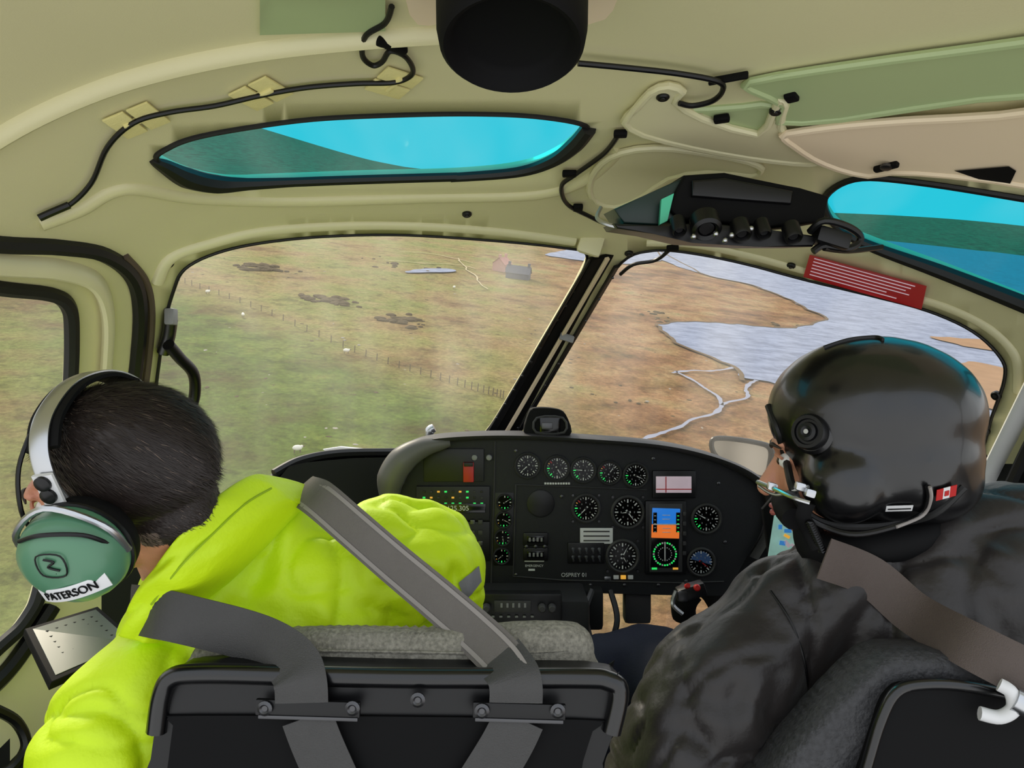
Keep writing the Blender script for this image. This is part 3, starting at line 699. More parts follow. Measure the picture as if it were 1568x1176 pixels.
body=[g_caps(P(380,925,1.02),.118,P(590,874,1.08),.112),g_caps(P(600,872,1.08),.112,P(650,864,1.1),.096),g_caps(P(470,960,1.05),.15,P(500,1250,1.05),.16),g_caps(P(330,1000,1.02),.13,P(400,1250,1.05),.15),
 g_caps(P(650,872,1.1),.094,P(672,960,1.22),.072),g_caps(P(672,960,1.22),.072,P(500,1060,1.42),.055),
 g_caps(P(255,1040,.93),.082,P(165,1130,.88),.083),g_caps(P(165,1130,.88),.083,P(135,1330,.92),.08),g_caps(P(135,1330,.92),.08,P(150,1180,1.15),.05),
 g_caps(P(300,905,.97),.075,P(400,850,1.02),.095),g_caps(P(240,960,.93),.042,P(300,950,.95),.07)]
jk=blob('hivis_jacket',body,hivis,pa,.006,6,jc,(12,.006),(8.5,.012))
ci=[(186,968,.87),(200,925,.845),(238,868,.815),(285,810,.815),(338,757,.86),(392,726,.92),(430,737,.96)]
co_=[(240,985,.87),(268,930,.845),(318,884,.84),(368,838,.865),(410,796,.90),(442,770,.94),(460,772,.965)]
a_=cr([P(*q) for q in ci],10); b_=cr([P(*q) for q in co_],10); N=len(a_); vs=[];fs=[]; ns=26
for i in range(N):
    c=(a_[i]+b_[i])/2; e=(b_[i]-a_[i]); nn=V((-.1,-1,.25)).normalized(); bk=V((.25,1,-.2)).normalized()
    for k in range(ns):
        t=2*math.pi*k/ns; w_=.009*noise.noise(c*22+V((0,0,math.cos(t)*1.2)))-.006*max(0,1-abs(noise.noise(c*16+V((math.cos(t)*1.5,4,2))))*3)**2
        s_=math.sin(t); vs.append(c-e*.5*math.copysign(abs(math.cos(t))**.8,math.cos(t))+(nn*s_*(.019+w_) if s_>0 else bk*(-s_)*.10))
for i in range(N-1):
    for k in range(ns): q=(k+1)%ns; fs.append([i*ns+k,i*ns+q,(i+1)*ns+q,(i+1)*ns+k])
fs.append(list(range(ns))); fs.append([(N-1)*ns+k for k in range(ns)])
colr=one('jacket_collar',(vs,fs),hivis,pa,angle=80)
mb=MB()
def seam(pts,ob,r=.0013,off=.0006): return g_tube([hit(ob,u,v,off,.9)[0] for u,v in pts],r,6)
mb.add(seam([(232,925),(275,868),(325,818),(375,772),(415,748)],colr),hivis2)
mb.build('jacket_seams',pa)
def drape(ob,q,n,off,dflt=1):
    vs=[];fs=[]; A,B,C_,D_=[V((a,b,0)) for a,b in q]
    for i in range(n+1):
        for j in range(n+1):
            p=(A.lerp(B,i/n)).lerp(D_.lerp(C_,i/n),j/n); vs.append(hit(ob,p.x,p.y,off,dflt)[0])
    for i in range(n):
        for j in range(n): a=i*(n+1)+j; fs.append([a,a+1,a+n+2,a+n+1])
    return vs,fs
one('sleeve_reflective_band',drape(jk,[(702,892),(731,866),(735,890),(712,918)],8,.003,1.08),refl,pa)
hand('passenger_hand',P(165,1130,1.17),(-.3,.8,.3),(0,0,-1),1,pa)
blob('passenger_trousers',[g_caps(P(480,1280,1.1),.12,P(440,1230,1.5),.08),g_caps(P(560,1280,1.1),.12,P(620,1230,1.5),.08),g_caps(P(440,1230,1.5),.075,P(440,1450,1.65),.055),g_caps(P(620,1230,1.5),.075,P(620,1450,1.65),.055)],navy,pa,.012,6)
# belts
bt=empty('passenger_shoulder_harness')
def strap(name,L_,w,m_,par,edge=None,eo=.0020):
    pts=[((hit(a[3],a[0],a[1],.005,a[2])[0] if len(a)>3 else P(*a)),V(s)) for a,s in L_]
    one(name,g_strap(pts,w,.0011),m_,par)
    if edge:
        for k,off in enumerate((-.38,.38)):
            e=[(p+V(s).normalized()*off*w+V((0,-eo,0)),s) for p,s in pts]
            one(name+'_stripe_%d'%k,g_strap(e,w*.10,.0004),edge,par)
strap('strap_right',[((458,748,1.02),(.75,.1,.55)),((486,762,.955),(.75,.05,.6)),((540,808,.925),(.72,0,.66)),((600,860,.905),(.70,0,.68)),((660,910,.88),(.70,0,.68)),((718,960,.85),(.75,0,.6)),((762,1002,.815),(.85,0,.45)),((782,1030,.790),(.97,0,.2))],.050,belt,bt,beltedge)
strap('strap_right_anchor',[((764,1004,.813),(.85,0,.45)),((784,1030,.788),(.97,0,.15)),((790,1052,.780),(1,0,.0)),((790,1076,.780),(1,0,0))],.056,belt2,bt)
strap('strap_left',[((200,932,.88),(.15,0,1)),((245,940,.825),(.2,0,1)),((310,955,.825),(.3,0,1)),((375,972,.825),(.35,0,1)),((420,992,.81),(.6,0,.8)),((450,1018,.792),(.9,0,.4)),((460,1045,.781),(1,0,.1)),((462,1076,.781),(1,0,0))],.056,belt2,bt,None)
strap('strap_lower_left',[((470,1098,.785),(1,0,0)),((490,1150,.785),(1,0,.3)),((540,1260,.785),(1,0,.4))],.055,belt2,bt)
strap('strap_lower_right',[((795,1100,.785),(1,0,0)),((770,1150,.785),(1,0,-.3)),((700,1260,.785),(1,0,-.5))],.055,belt2,bt)
# headset
hs=empty('aviation_headset'); 
nearc=ho+axv*.106; farc=ho-axv*.085; CS=.95
def earcup(c,ax,m_,nm):
    upd=Mx@V((0,0,1)); upd=(upd-ax*upd.dot(ax)).normalized(); sd=ax.cross(upd)
    def ring(r,h,x=1.03,y=1.0):
        return [c+ax*h*CS+sd*math.cos(t)*r*x*CS+upd*math.sin(t)*r*y*CS for t in [2*math.pi*k/40 for k in range(40)]]
    prof=[(.046,-.030),(.052,-.022),(.054,-.012),(.052,-.004)]; prof2=[(.052,-.004),(.0535,.004),(.052,.016),(.047,.028),(.036,.036),(.020,.039),(.0005,.040)]
    for pf,mm,n_ in ((prof,blackm,'ear_seal'),(prof2,m_,'ear_dome')):
        vs=[];fs=[]
        for r,h in pf: vs+=ring(r,h)
        for i in range(len(pf)-1):
            for k in range(40): q=(k+1)%40; fs.append([i*40+k,i*40+q,(i+1)*40+q,(i+1)*40+k])
        fs.append(list(range(40)))
        one(nm+'_'+n_,(vs,fs),mm,hs)
    one(nm+'_rim',g_tube(ring(.0535,-.004)[::2],.0025,6,True,sm=2),black,hs)
    return upd,sd
upd,sd=earcup(nearc,axv,cupg,'near')
earcup(farc,-axv,cupg,'far')
xd=V((.93,0,.33)); xd=(xd-axv*xd.dot(axv)).normalized(); yd=axv.cross(xd); 
if yd.z<0: yd=-yd
lc=nearc-yd*.024+axv*.0375
wl=[(lc+xd*x+axv*(.001-6.5*x*x),yd) for x in [(-.038+.0095*i) for i in range(9)]]
one('name_label',g_strap(wl,.0155,.0008,sm=3),white,hs)
text('name_label_text','PATERSON',.0120,lc+axv*.0026,xd,yd,blackm,hs,.0005,bend=6.0)
one('cup_logo',g_tube([nearc+axv*.0388+a for a in [sd*.011+upd*.022,sd*.013+upd*.0,-sd*.010-upd*.002,-sd*.013+upd*.020]],.0008,6,True,sm=5),black,hs)
one('cup_logo_inner',g_tube([nearc+axv*.0390+a for a in [sd*.005+upd*.018,-sd*.004+upd*.014,sd*.004+upd*.009,-sd*.006+upd*.004]],.0011,6,sm=5),black,hs)
one('near_yoke',g_tube([nearc+axv*.002+sd*.052-upd*.005,nearc+axv*.012+sd*.046+upd*.032,nearc+axv*.016+upd*.060,nearc+axv*.012-sd*.046+upd*.032,nearc+axv*.002-sd*.052-upd*.005],.0035,8),silver,hs)
one('near_yoke_wire',g_tube([nearc+axv*.028+sd*.03+upd*.034,nearc+axv*.034+upd*.042,nearc+axv*.028-sd*.035+upd*.034,nearc+axv*.016-sd*.046+upd*.014],.0022,8),black,hs)
bl=[(-.094,.006,.052),(-.094,.010,.074),(-.082,.014,.104),(-.052,.018,.127),(0,.020,.138),(.05,.018,.128),(.082,.012,.104),(.094,.004,.07),(.096,0,.04)]
FW=Mx@V((0,1,0))
one('headband_spring',g_strap([(L(*q),FW) for q in bl],.020,.0016),silver,hs)
one('headband_pad',g_strap([(L(q[0]*.95,q[1],q[2]*.965),FW) for q in bl[2:7]],.034,.004),blackm,hs)
one('headband_slider',g_strap([(L(-.099,.008,z),FW) for z in (.048,.060,.072,.084)],.021,.003),white,hs)
mb=MB()
for z in (.062,.076): mb.add(g_lathe(L(-.101,.008,z),axv,[(.008,0),(.008,.004),(.004,.006)],16),black)
mb.build('slider_knobs',hs)
one('headset_wire',g_tube([L(-.10,.045,.02),L(-.104,.042,.05),L(-.09,.036,.09),L(-.055,.028,.122)],.0022,6),black,hs)
one('far_yoke',g_tube([L(.1,-.03,.02),L(.112,-.02,.045),L(.112,.02,.045),L(.1,.03,.02)],.004,8),silver,hs)
tb=empty('passenger_tablet')
tq=[P(38,962,.98),P(150,928,1.08),P(215,985,1.0),P(78,1045,.90)]
nn=(tq[1]-tq[0]).cross(tq[3]-tq[0]).normalized()
if nn.z>0: nn=-nn
one('tablet_case',g_prism(tq,nn*.012,.002),blackm,tb)
cq=sum(tq,V((0,0,0)))/4
one('tablet_display',g_prism([cq+(p-cq)*.86-nn*.0012 for p in tq],nn*.001),tabs,tb)
mb=MB()
for i in range(6):
    t=i/5; a=cq+(tq[0]-cq)*.6*(1-t)+(tq[1]-cq)*.6*t-nn*.002; b=cq+(tq[3]-cq)*.5*(1-t)+(tq[2]-cq)*.6*t-nn*.002
    for k in range(5): q=a+(b-a)*k/5; mb.add(g_box(q,(.003,.003,.001),None,0),blackm)
mb.build('tablet_map_lines',tb)
# ---------- pilot ----------
pi_=empty('pilot_in_dark_jacket')
Fh=V((-.93,.34,-.10)); Uh=V((-.03,.02,1))
po=P(1308,705,.97)
L2,M2=head('pilot',po,Fh,Uh,lambda q:0,pi_,hair=False,neck=P(1350,860,.98))
jc2=[(pl3((1100,900,.90),(1130,980,.85),(1090,1080,.84)),.018,.012),(pl3((1170,900,.88),(1150,1000,.85),(1120,1110,.84)),.014,.012),(pl3((990,1010,.90),(1050,1000,.86),(1130,1020,.85)),.016,.012),(pl3((950,1080,.88),(1020,1050,.85),(1110,1080,.84)),.015,.012),
 (pl3((940,1140,.88),(1030,1110,.84),(1100,1150,.84)),.016,.011),(pl3((1180,920,.86),(1215,1020,.85),(1170,1130,.84)),.015,.011),(pl3((1250,870,.88),(1285,950,.86),(1250,1050,.85)),.016,.010),(pl3((1380,830,.88),(1450,880,.85),(1500,970,.82)),.018,.011),(pl3((1450,790,.88),(1520,860,.85),(1580,900,.82)),.015,.011)]
body=[g_caps(P(1390,960,.98),.15,P(1400,1250,.98),.17),g_caps(P(1300,960,1.0),.125,P(1500,930,.98),.14),g_caps(P(1500,920,.96),.13,P(1600,880,.96),.115),g_caps(P(1600,880,.96),.11,P(1660,1150,.98),.08),
 g_caps(P(1208,962,.98),.090,P(1095,1065,.94),.096),g_caps(P(1095,1065,.94),.096,P(1050,1200,.92),.105),g_caps(P(1050,1200,.95),.09,P(1000,1180,1.25),.05),
 g_caps(P(1310,890,.96),.08,P(1330,860,.96),.07),g_caps(P(1280,900,.96),.08,P(1200,955,.97),.086),g_caps(P(1430,850,.96),.08,P(1560,840,.96),.09)]
pj=blob('pilot_jacket',body,jacket,pi_,.006,6,jc2,(16,.005),(7,.011))
mb=MB(); mb.add(seam([(1180,905),(1215,960),(1235,1040),(1225,1110)],pj,.0015,.001),black); mb.build('pilot_jacket_seam',pi_)
hand('pilot_hand',P(1000,1175,1.27),(-.1,.9,-.2),(0,0,-1),1,pi_)
blob('pilot_trousers',[g_caps(P(1350,1230,1.0),.13,P(990,1015,1.42),.075),g_caps(P(1450,1250,1.0),.13,P(1380,1080,1.5),.08),g_caps(P(990,1015,1.42),.075,P(960,1300,1.6),.055),g_caps(P(1380,1080,1.5),.08,P(1360,1300,1.65),.055),g_caps(P(915,1015,1.38),.055,P(990,1015,1.42),.07)],navy,pi_,.012,6,nz=(15,.004))
phs=empty('pilot_shoulder_harness')
strap('pilot_harness_strap',[((1262,855,.87),(.3,0,1)),((1330,885,.835,pj),(.45,0,.9)),((1400,940,.80,pj),(.5,0,.85)),((1480,985,.78),(.5,0,.85)),((1568,1030,.75),(.5,0,.85)),((1640,1070,.75),(.5,0,.85))],.050,belt3,phs,None)
# helmet
hl=empty('flight_helmet')
hb=blob('helmet_shell',[g_ell(P(1336,632,.965),(.133,.124,.101)),g_ell(P(1346,694,.965),(.120,.120,.094)),g_ell(P(1292,738,.905),(.052,.055,.052)),g_ell(P(1395,730,.95),(.078,.09,.062))],helm,hl,.006,14)
vd=V((-.72,-.66,.12)).normalized()
kc,_=hit(hb,1243,660,.004,.858)
one('visor_knob',g_lathe(kc,vd,[(.022,-.016),(.022,.004),(.020,.008),(.016,.008),(.015,.005),(.012,.005),(.011,.009),(.007,.010),(.004,.008)],32),black,hl)
one('visor_knob_base',g_lathe(kc-vd*.006,vd,[(.028,-.016),(.027,.0),(.023,.004)],32),helm,hl)
one('knob_screw',g_lathe(kc+vd*.009,vd,[(.003,0),(.003,.002)],10),silver,hl)
et=[(1178,622),(1192,660),(1204,700),(1213,745),(1230,780),(1262,800),(1310,806),(1370,800),(1430,785),(1475,745)]
one('helmet_edge_trim',g_tube([hit(hb,u,v,.001,.90)[0] for u,v in et],.005,8),rubber,hl)
one('helmet_top_ridge',g_tube([hit(hb,u,v,.001,.95)[0] for u,v in [(1262,534),(1300,522),(1340,518),(1352,522)]],.003,8,flat=.6),black,hl)
mb=MB()
mb.add(g_tube([P(1160,738,.93),P(1185,748,.90),P(1215,762,.87),P(1240,770,.86)],.0028,8),silver)
mb.add(g_tube([P(1162,744,.93),P(1190,758,.90),P(1238,745,.865)],.002,8),silver)
for (u,v,d) in [(1182,745,.905),(1212,758,.88),(1240,755,.862),(1225,745,.87)]: mb.add(g_box(P(u,v,d),(.012,.010,.010),Matrix.Rotation(.3,3,'Y'),.003),silver if u!=1212 else black)
mb.build('boom_microphone_clamps',hl)
one('boom_microphone',g_tube([P(1215,795,.90),P(1205,780,.93),P(1195,765,.96)],[.014,.016,.012],12),blackm,hl)
one('chin_strap',g_tube([P(1238,770,.865),P(1230,790,.87),P(1240,812,.88),P(1252,840,.88)],.009,8,flat=.4),blackm,hl)
mb=MB()
for k in range(14): mb.add(g_ell(P(1240+k*1.5,800+k*3.4,.868+.001*k),(.006,.006,.0035),sub=1),black)
cpts=[hit(hb,u,v,.004,.88)[0] for u,v in [(1225,786),(1262,806)]]+[P(1310,818,.86),P(1370,806,.86)]+[hit(hb,u,v,.004,.86)[0] for u,v in [(1408,784),(1420,760),(1418,742)]]
mb.add(g_tube(cpts,.0035,8),black); mb.add(g_tube([p+V((0,-.004,0)) for p in cpts[3:]],.002,8),beltedge)
mb.build('helmet_cord',hl)
one('neck_scarf',g_tube([P(1232,800,.95),P(1248,835,.94),P(1290,845,.92),P(1350,838,.91),P(1420,820,.92),P(1470,790,.95)],[.015,.024,.022,.022,.022,.015],12),blackm,pi_)
def sticker(c,n,xd,w,h,m_,nm,o=.001):
    n=V(n).normalized(); x=V(xd); x=(x-n*x.dot(n)).normalized(); z=n.cross(x)
    return one(nm,g_prism([c+n*o+x*a*w/2+z*b*h/2 for a,b in ((-1,-1),(1,-1),(1,1),(-1,1))],n*.0008),m_,hl)
c,n=hit(hb,1446,752)
for k,(o_,mm) in enumerate(((-.0082,redb),(0,white),(.0082,redb))):
    x=V((.97,0,.22)); x=(x-n*x.dot(n)).normalized(); sticker(c+x*o_,n,(.97,0,.22),.0082,.016,mm,'flag_panel_%d'%k,.003)
sticker(c,n,(.97,0,.22),.005,.007,redb,'flag_leaf',.004)
c,n=hit(hb,1376,776); sticker(c,n,(.97,0,.25),.029,.010,white,'helmet_label',.002); sticker(c,n,(.97,0,.25),.025,.0015,black,'helmet_label_print',.003)
kt=empty('pilot_kneeboard_tablet')
one('kneeboard_case',g_prism(Q([(1168,780),(1192,752),(1262,770),(1258,862),(1180,866)],1.32),(0,.012,0),.002),blackm,kt)
one('kneeboard_map',g_prism(Q([(1186,790),(1192,772),(1256,782),(1252,852),(1176,856)],1.315),(0,.003,0)),mapm,kt)
mb=MB()
for k in range(24): mb.add(g_box(P(1186+random.random()*58,790+random.random()*60,1.312),(random.uniform(.003,.014),.001,random.uniform(.003,.010)),Matrix.Rotation(random.random(),3,'Y'),0),random.choice([mapb,mapb,amber,screenw]))
mb.build('kneeboard_map_marks',kt)
one('floor',g_box(P(884,1560,1.3),(1.7,2.2,.03),None,.01),dark)
# ---------- camera, aircraft attitude ----------
cam_d=bpy.data.cameras.new('camera'); cam=bpy.data.objects.new('camera',cam_d); bpy.context.scene.collection.objects.link(cam)
cam_d.lens=26; cam_d.sensor_width=36; cam_d.clip_start=.02; cam_d.clip_end=60000
cam.rotation_euler=(math.pi/2,0,0); bpy.context.view_layer.update()
bpy.context.scene.camera=cam
for o in list(bpy.context.scene.objects):
    if o.parent is None: o.matrix_world=M4@o.matrix_world
# ---------- TERRAIN (true world frame, z up) ----------
def ter_mat():
    m=bpy.data.materials.new('moorland_ground'); m.use_nodes=True; nt=m.node_tree; n=nt.nodes; l=nt.links; b=n['Principled BSDF']; b.inputs['Roughness'].default_value=.95; b.inputs['Specular IOR Level'].default_value=.1
    tc=n.new('ShaderNodeTexCoord')
    def nz(s,d=8,r=.6,st=None):
        x=n.new('ShaderNodeTexNoise'); x.inputs['Scale'].default_value=s; x.inputs['Detail'].default_value=d; x.inputs['Roughness'].default_value=r
        l.new(tc.outputs['Object'],x.inputs['Vector']); return x.outputs['Fac']
    def ramp(f,*st):
        r=n.new('ShaderNodeValToRGB'); l.new(f,r.inputs[0]); e=r.color_ramp.elements
        while len(e)<len(st): e.new(.5)
        for i,(p,c) in enumerate(st): e[i].position=p; e[i].color=(*lin(c),1)
        return r.outputs[0]
    def mix(f,a,b_,t='MIX'):
        x=n.new('ShaderNodeMix'); x.data_type='RGBA'; x.blend_type=t
        if isinstance(f,float): x.inputs[0].default_value=f
        else: l.new(f,x.inputs[0])
        l.new(a,x.inputs[6]); l.new(b_,x.inputs[7]); return x.outputs[2]
    moor=ramp(nz(.045,10,.68),(.34,(96,66,44)),(.43,(138,98,66)),(.52,(166,126,88)),(.60,(174,144,104)),(.70,(134,132,84)))
    olive=ramp(nz(.035,10,.66),(.34,(132,104,70)),(.44,(158,138,92)),(.54,(152,146,88)),(.62,(136,140,78)),(.75,(176,156,112)))
    grn=ramp(nz(.07,10,.64),(.32,(84,78,40)),(.42,(92,104,44)),(.52,(96,118,46)),(.62,(114,130,56)),(.75,(136,126,72)))
    at=n.new('ShaderNodeAttribute'); at.attribute_name='zone'
    sp=n.new('ShaderNodeSeparateColor'); l.new(at.outputs['Color'],sp.inputs[0])
    c=mix(sp.outputs[0],olive,moor); 
    ad=n.new('ShaderNodeMath'); ad.operation='MULTIPLY_ADD'; l.new(nz(.12),ad.inputs[0]); ad.inputs[1].default_value=1.0; ad.inputs[2].default_value=-.45
    a2=n.new('ShaderNodeMath'); a2.operation='ADD'; a2.use_clamp=True; l.new(ad.outputs[0],a2.inputs[0]); l.new(sp.outputs[1],a2.inputs[1])
    c=mix(a2.outputs[0],c,grn)
    fine=ramp(nz(1.1,10,.8),(.32,(110,105,98)),(.45,(190,188,180)),(.6,(255,255,255)))
    c=mix(.65,c,fine,'MULTIPLY')
    pat=ramp(nz(.22,6,.7),(.36,(120,112,100)),(.46,(235,232,226)),(.6,(255,255,255)))
    c=mix(.5,c,pat,'MULTIPLY')
    l.new(c,b.inputs['Base Color'])
    bp=n.new('ShaderNodeBump'); bp.inputs['Strength'].default_value=.8; bp.inputs['Distance'].default_value=.8; l.new(nz(.5,8,.7),bp.inputs['Height']); l.new(bp.outputs[0],b.inputs['Normal'])
    return m
A=gp(275,430); B=gp(760,608); nrm=V((-(B-A).y,(B-A).x,0)).normalized()
if nrm.dot(-A)<0: nrm=-nrm
Cx=gp(840,470)
nb,nr=420,150; vs=[];fs=[];cols=[]
for j in range(nr):
    r=14*(30000/14)**(j/(nr-1))
    for i in range(nb):
        th=math.radians(-115+230*i/(nb-1)); x=r*math.sin(th); y=r*math.cos(th)
        h=.45*(.5+.5*noise.noise(V((x*.05,y*.05,0))))*min(1,r/60)
        bd=math.degrees(th)
        if r>1800:
            k=min(1,(r-1800)/3000)
            h+=k*max(0,210*math.exp(-((bd+26)/12)**2)+90*math.exp(-((bd-34)/16)**2)+40*math.exp(-((bd+60)/20)**2)+15*noise.noise(V((x*.0007,y*.0007,3))))
        vs.append((x,y,-H+h))
        p=V((x,y,0)); g=(p-A).dot(nrm)/22+.1; g=max(0,min(1,g))
        if bd>4: g*=max(0,1-(bd-4)/6)
        if bd<-26: g*=max(.35,1+(bd+26)/14)
        m_=max(0,min(1,(x-Cx.x+18)/30)); m_=max(m_,max(0,min(1,(r-520)/300)))
        cols.append((m_,g,0,1))
for j in range(nr-1):
    for i in range(nb-1): a=j*nb+i; fs.append([a,a+1,a+nb+1,a+nb])
me=bpy.data.meshes.new('moorland_terrain'); me.from_pydata(vs,[],fs); ca=me.color_attributes.new('zone','FLOAT_COLOR','POINT')
for i,c in enumerate(cols): ca.data[i].color=c
me.materials.append(ter_mat()); me.shade_smooth()
to=bpy.data.objects.new('moorland_terrain',me); bpy.context.scene.collection.objects.link(to)
def rough(poly,n=8,amp=2.0):
    pts=[gp(u,v,.6) for u,v in sm2(poly,n)]; out=[]
    for p in pts:
        s=min(1,p.length/250); out.append(p+V((noise.noise(p*.06)+.5*noise.noise(p*.2),noise.noise(p*.06+V((9,9,9)))+.5*noise.noise(p*.2+V((5,5,5))),0))*amp*2*s)
    return out
def flat(name,poly,m_,h=.6,amp=2.):
    pts=rough(poly,12,amp); 
    for p in pts: p.z=-H+h
    return one(name,(pts,[list(range(len(pts)))]),m_,fixn=False)
def watermat():
    m=bpy.data.materials.new('loch_water'); m.use_nodes=True; nt=m.node_tree; n=nt.nodes; l=nt.links; b=n['Principled BSDF']
    b.inputs['Roughness'].default_value=.55; b.inputs['Specular IOR Level'].default_value=.15
    tc=n.new('ShaderNodeTexCoord'); mp=n.new('ShaderNodeMapping'); mp.inputs['Scale'].default_value=(.5,1,1); nz=n.new('ShaderNodeTexNoise'); nz.inputs['Scale'].default_value=.3; nz.inputs['Detail'].default_value=9; nz.inputs['Roughness'].default_value=.75
    l.new(tc.outputs['Object'],mp.inputs[0]); l.new(mp.outputs[0],nz.inputs[0])
    r=n.new('ShaderNodeValToRGB'); e=r.color_ramp.elements; e[0].position=.4; e[0].color=(*lin((102,110,132)),1); e[1].position=.58; e[1].color=(*lin((136,144,166)),1); l.new(nz.outputs[0],r.inputs[0]); l.new(r.outputs[0],b.inputs['Base Color'])
    bp=n.new('ShaderNodeBump'); bp.inputs['Strength'].default_value=.35; bp.inputs['Distance'].default_value=.4; l.new(nz.outputs[0],bp.inputs['Height']); l.new(bp.outputs[0],b.inputs['Normal'])
    return m
wm=watermat()
shore=mat('peat_shoreline',(98,80,58),.95,var=.3,scale=.3,spec=.1)
LP=[(1008,392),(1075,418),(1150,436),(1215,460),(1258,487),(1235,497),(1170,501),(1100,494),(1030,493),(1003,503),(1020,516),(1075,543),(1125,562),(1128,574),(1165,583),(1250,600),(1400,640),(1560,700),(1800,740),(1850,430),(1500,384),(1200,354),(1100,352)]
lo=flat('loch',LP,wm)
ep=rough(LP[:14],12,2.)[:13*12]
for p in ep: p.z=-H+.66
one('loch_shoreline',g_tube(ep[::2],.6,6,sm=0,flat=.1,upv=V((0,0,1))),shore)
flat('loch_far_arm',[(832,390),(870,396),(905,400),(960,404),(1010,398),(1030,385),(1000,372),(900,378),(850,386)],wm,.62,1)
moor2=mat('heather_island',(150,116,84),.95,var=.25,scale=.2,spec=.1)
flat('loch_headland',[(1430,518),(1470,518),(1525,524),(1600,545),(1530,540),(1470,530)],moor2,.9)
flat('loch_shore_right',[(1448,562),(1490,558),(1540,566),(1700,610),(1650,660),(1500,620),(1465,590)],moor2,.95)
def ribbon(pl,w,h=.62):
    pts=cr([gp(u,v,h) for u,v in pl],8); vs=[];fs=[]
    for i,p in enumerate(pts):
        t=(pts[min(i+1,len(pts)-1)]-pts[max(0,i-1)]).normalized(); s=V((-t.y,t.x,0)); ww=w*(.5+1.1*abs(noise.noise(p*.35))); p=p+s*noise.noise(p*.12+V((3,3,3)))*1.6
        vs+=[p-s*ww,p+s*ww]
    for i in range(len(pts)-1): fs.append([2*i,2*i+1,2*i+3,2*i+2])
    return vs,fs
smat=mat('stream_water',(136,138,154),.5,var=.15,scale=.3,spec=.2); tmat=mat('dirt_track',(180,166,132),.95,var=.15,scale=.3,spec=.1)
mb=MB()
mb.add(ribbon([(975,682),(1000,668),(1040,652),(1082,636),(1112,622),(1100,606),(1070,590),(1035,568)],.5),smat)
mb.add(ribbon([(1112,622),(1138,608),(1150,592),(1158,582)],.5),smat)
mb.add(ribbon([(1030,571),(1060,567),(1092,568),(1125,562)],.5),smat)
mb.build('streams',fixn=False)
mb=MB()
mb.add(ribbon([(590,398),(640,402),(700,405),(728,411)],.35),tmat)
mb.add(ribbon([(612,385),(660,388),(725,402)],.35),tmat)
mb.add(ribbon([(700,395),(725,420),(745,442)],.35),tmat)
mb.build('dirt_tracks',fixn=False)
flat('small_pond',[(618,414),(650,411),(690,412),(695,416),(660,417),(630,417)],wm,.63,1)
wood=mat('weathered_wood',(110,98,76),.9,var=.2,scale=2); wool=mat('sheep_wool',(232,226,212),.95,var=.08,scale=5); stone=mat('farmhouse_stone',(190,150,135),.9,var=.15,scale=1); slate=mat('slate_roof',(92,92,98),.8,var=.15,scale=1); rocks=mat('dark_heather',(84,72,52),.95,var=.4,scale=.8,spec=.1)
mb=MB(); fl=[gp(p.x,p.y) for p in cr([V((275,432,0)),V((400,478,0)),V((560,548,0)),V((700,592,0)),V((770,612,0))],9)]
for p in fl: mb.add(g_box(p+V((0,0,.9)),(.15,.15,1.4),None,0),wood)
mb.add(g_tube([p+V((0,0,1.3)) for p in fl],.02,4,sm=0),wood); mb.add(g_tube([p+V((0,0,.8)) for p in fl],.02,4,sm=0),wood)
mb.build('field_fence')
def sheep(u,v,a):
    p=gp(u,v)+V((0,0,.35)); R=Matrix.Rotation(a,3,'Z'); mb=MB(); q=lambda x,y,z:p+R@V((x,y,z))
    mb.add(g_ell(q(0,0,.62),(.62,.34,.36),R,2),wool); mb.add(g_ell(q(.68,0,.78),(.2,.12,.14),R,2),wood); mb.add(g_ell(q(.5,0,.75),(.22,.18,.2),R,2),wool)
    for x in (-.35,.35):
        for y in (-.15,.15): mb.add(g_tube([q(x,y,.4),q(x,y,0)],.05,6,sm=0),wood)
    mb.build('sheep')
for (u,v,a) in [(318,452,1),(372,488,2),(530,544,.3),(695,444,1.2),(455,697,.5)]: sheep(u,v,a)
def house(name,u,v,L_,W_,hh,a,wm_,rm):
    p=gp(u,v); R=Matrix.Rotation(a,3,'Z'); q=lambda x,y,z:tuple(p+R@V((x,y,z)))
    w,l_=W_/2,L_/2
    vs=[q(-l_,-w,0),q(l_,-w,0),q(l_,w,0),q(-l_,w,0),q(-l_,-w,hh),q(l_,-w,hh),q(l_,w,hh),q(-l_,w,hh),q(-l_,0,hh+W_*.45),q(l_,0,hh+W_*.45)]
    mb=MB(); mb.add((vs,[[0,1,5,4],[2,3,7,6],[1,2,6,9,5],[3,0,4,8,7]]),wm_)
    e=.3; v2=[q(-l_-e,-w-e,hh-.2),q(l_+e,-w-e,hh-.2),q(l_+e,0,hh+W_*.45+.1),q(-l_-e,0,hh+W_*.45+.1),q(-l_-e,w+e,hh-.2),q(l_+e,w+e,hh-.2)]
    mb.add((v2,[[0,1,2,3],[3,2,5,4]]),rm)
    for x in (-l_+.6,l_-.6): mb.add(g_box(V(q(x,0,hh+W_*.45+.5)),(.9,.9,1.6),R,0),wm_)
    for x in (-l_*.5,0,l_*.5): mb.add(g_box(V(q(x,-w-.02,hh*.5)),(.8,.1,1.1),R,0),slate)
    return mb.build(name,fixn=False)
house('farmhouse',768,415,7,5,3.1,1.2,stone,mat('rusty_roof',(176,126,112),.8,var=.15,scale=1)); house('stone_barn',793,427,8.5,5.2,2.4,-.15,slate,slate)
mb=MB()
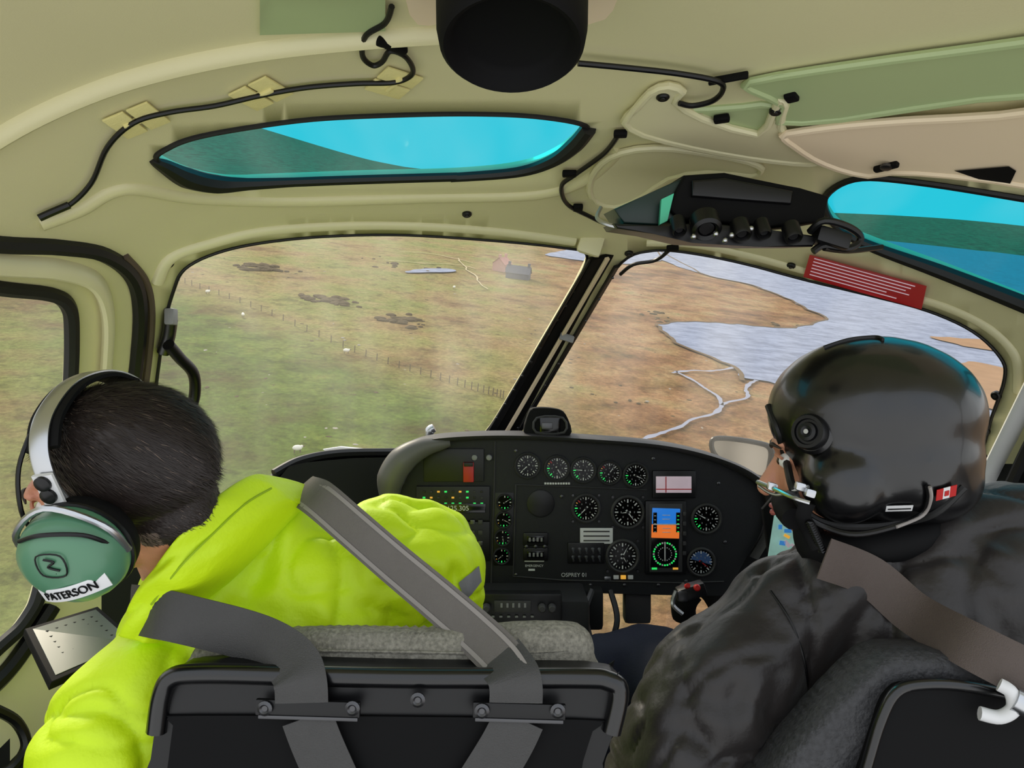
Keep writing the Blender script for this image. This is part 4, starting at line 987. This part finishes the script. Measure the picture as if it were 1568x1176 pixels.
def rock(p,s,mt):
    bmr=bmesh.new(); bmesh.ops.create_icosphere(bmr,subdivisions=2,radius=1); vs=[]
    sx,sy=s*random.uniform(.6,1.3),s*random.uniform(.6,1.3)
    for v in bmr.verts:
        k=1+.35*noise.noise(v.co*1.5+p); vs.append(p+V((v.co.x*sx*k,v.co.y*sy*k,v.co.z*s*.35*k)))
    mb.add((vs,[[v.index for v in f.verts] for f in bmr.faces]),mt); bmr.free()
greyr=mat('lichen_rock',(150,144,132),.95,var=.3,scale=1,spec=.1)
for (u,v,s,n_) in [(385,410,2.2,14),(410,414,1.8,12),(438,416,1.2,2),(480,458,1.6,14),(510,462,1.6,14),(530,466,1.3,9),(605,490,1.6,14),(625,492,1.5,12),(640,500,1.1,8),(870,552,.7,3),(945,618,.7,3),(560,395,1.2,3),(600,408,1.5,5),(660,414,1.5,6),(1020,490,1.2,5),(1190,500,1.2,5),(1040,500,1.2,4),(1000,480,1.3,6)]:
    for k in range(n_): rock(gp(u+random.gauss(0,11),v+random.gauss(0,2.6))+V((0,0,.3)),s*random.uniform(.4,1),rocks)
for k in range(260):
    u=random.uniform(270,1180); v=random.uniform(385,690); rock(gp(u,v)+V((0,0,.15)),random.uniform(.15,.5),greyr if random.random()<.35 else rocks)
mb.build('heather_and_rock_mounds')
# ---------- light ----------
w=bpy.data.worlds.new('overcast_sky'); bpy.context.scene.world=w; w.use_nodes=True; n=w.node_tree.nodes; l=w.node_tree.links
bg=n['Background']; tc=n.new('ShaderNodeTexCoord'); sp=n.new('ShaderNodeSeparateXYZ'); l.new(tc.outputs['Generated'],sp.inputs[0])
r=n.new('ShaderNodeValToRGB'); l.new(sp.outputs[2],r.inputs[0]); e=r.color_ramp.elements; e[0].position=0; e[0].color=(.86,.88,.88,1); e[1].position=.6; e[1].color=(.66,.78,.94,1)
nzs=n.new('ShaderNodeTexNoise'); nzs.inputs['Scale'].default_value=2.5; nzs.inputs['Detail'].default_value=5; l.new(tc.outputs['Generated'],nzs.inputs[0])
mx=n.new('ShaderNodeMix'); mx.data_type='RGBA'; l.new(nzs.outputs[0],mx.inputs[0]); l.new(r.outputs[0],mx.inputs[6]); mx.inputs[7].default_value=(1,1,1,1); l.new(mx.outputs[2],bg.inputs[0]); bg.inputs[1].default_value=1.15
sd_=bpy.data.lights.new('sun','SUN'); sd_.energy=3.0; sd_.angle=.15; sd_.color=(1,.87,.68); so_=bpy.data.objects.new('sun',sd_); bpy.context.scene.collection.objects.link(so_)
so_.rotation_euler=(math.radians(60),0,math.radians(215)); so_.location=(0,0,30)
sc=bpy.context.scene; sc.view_settings.view_transform='Standard'; sc.view_settings.exposure=0.25
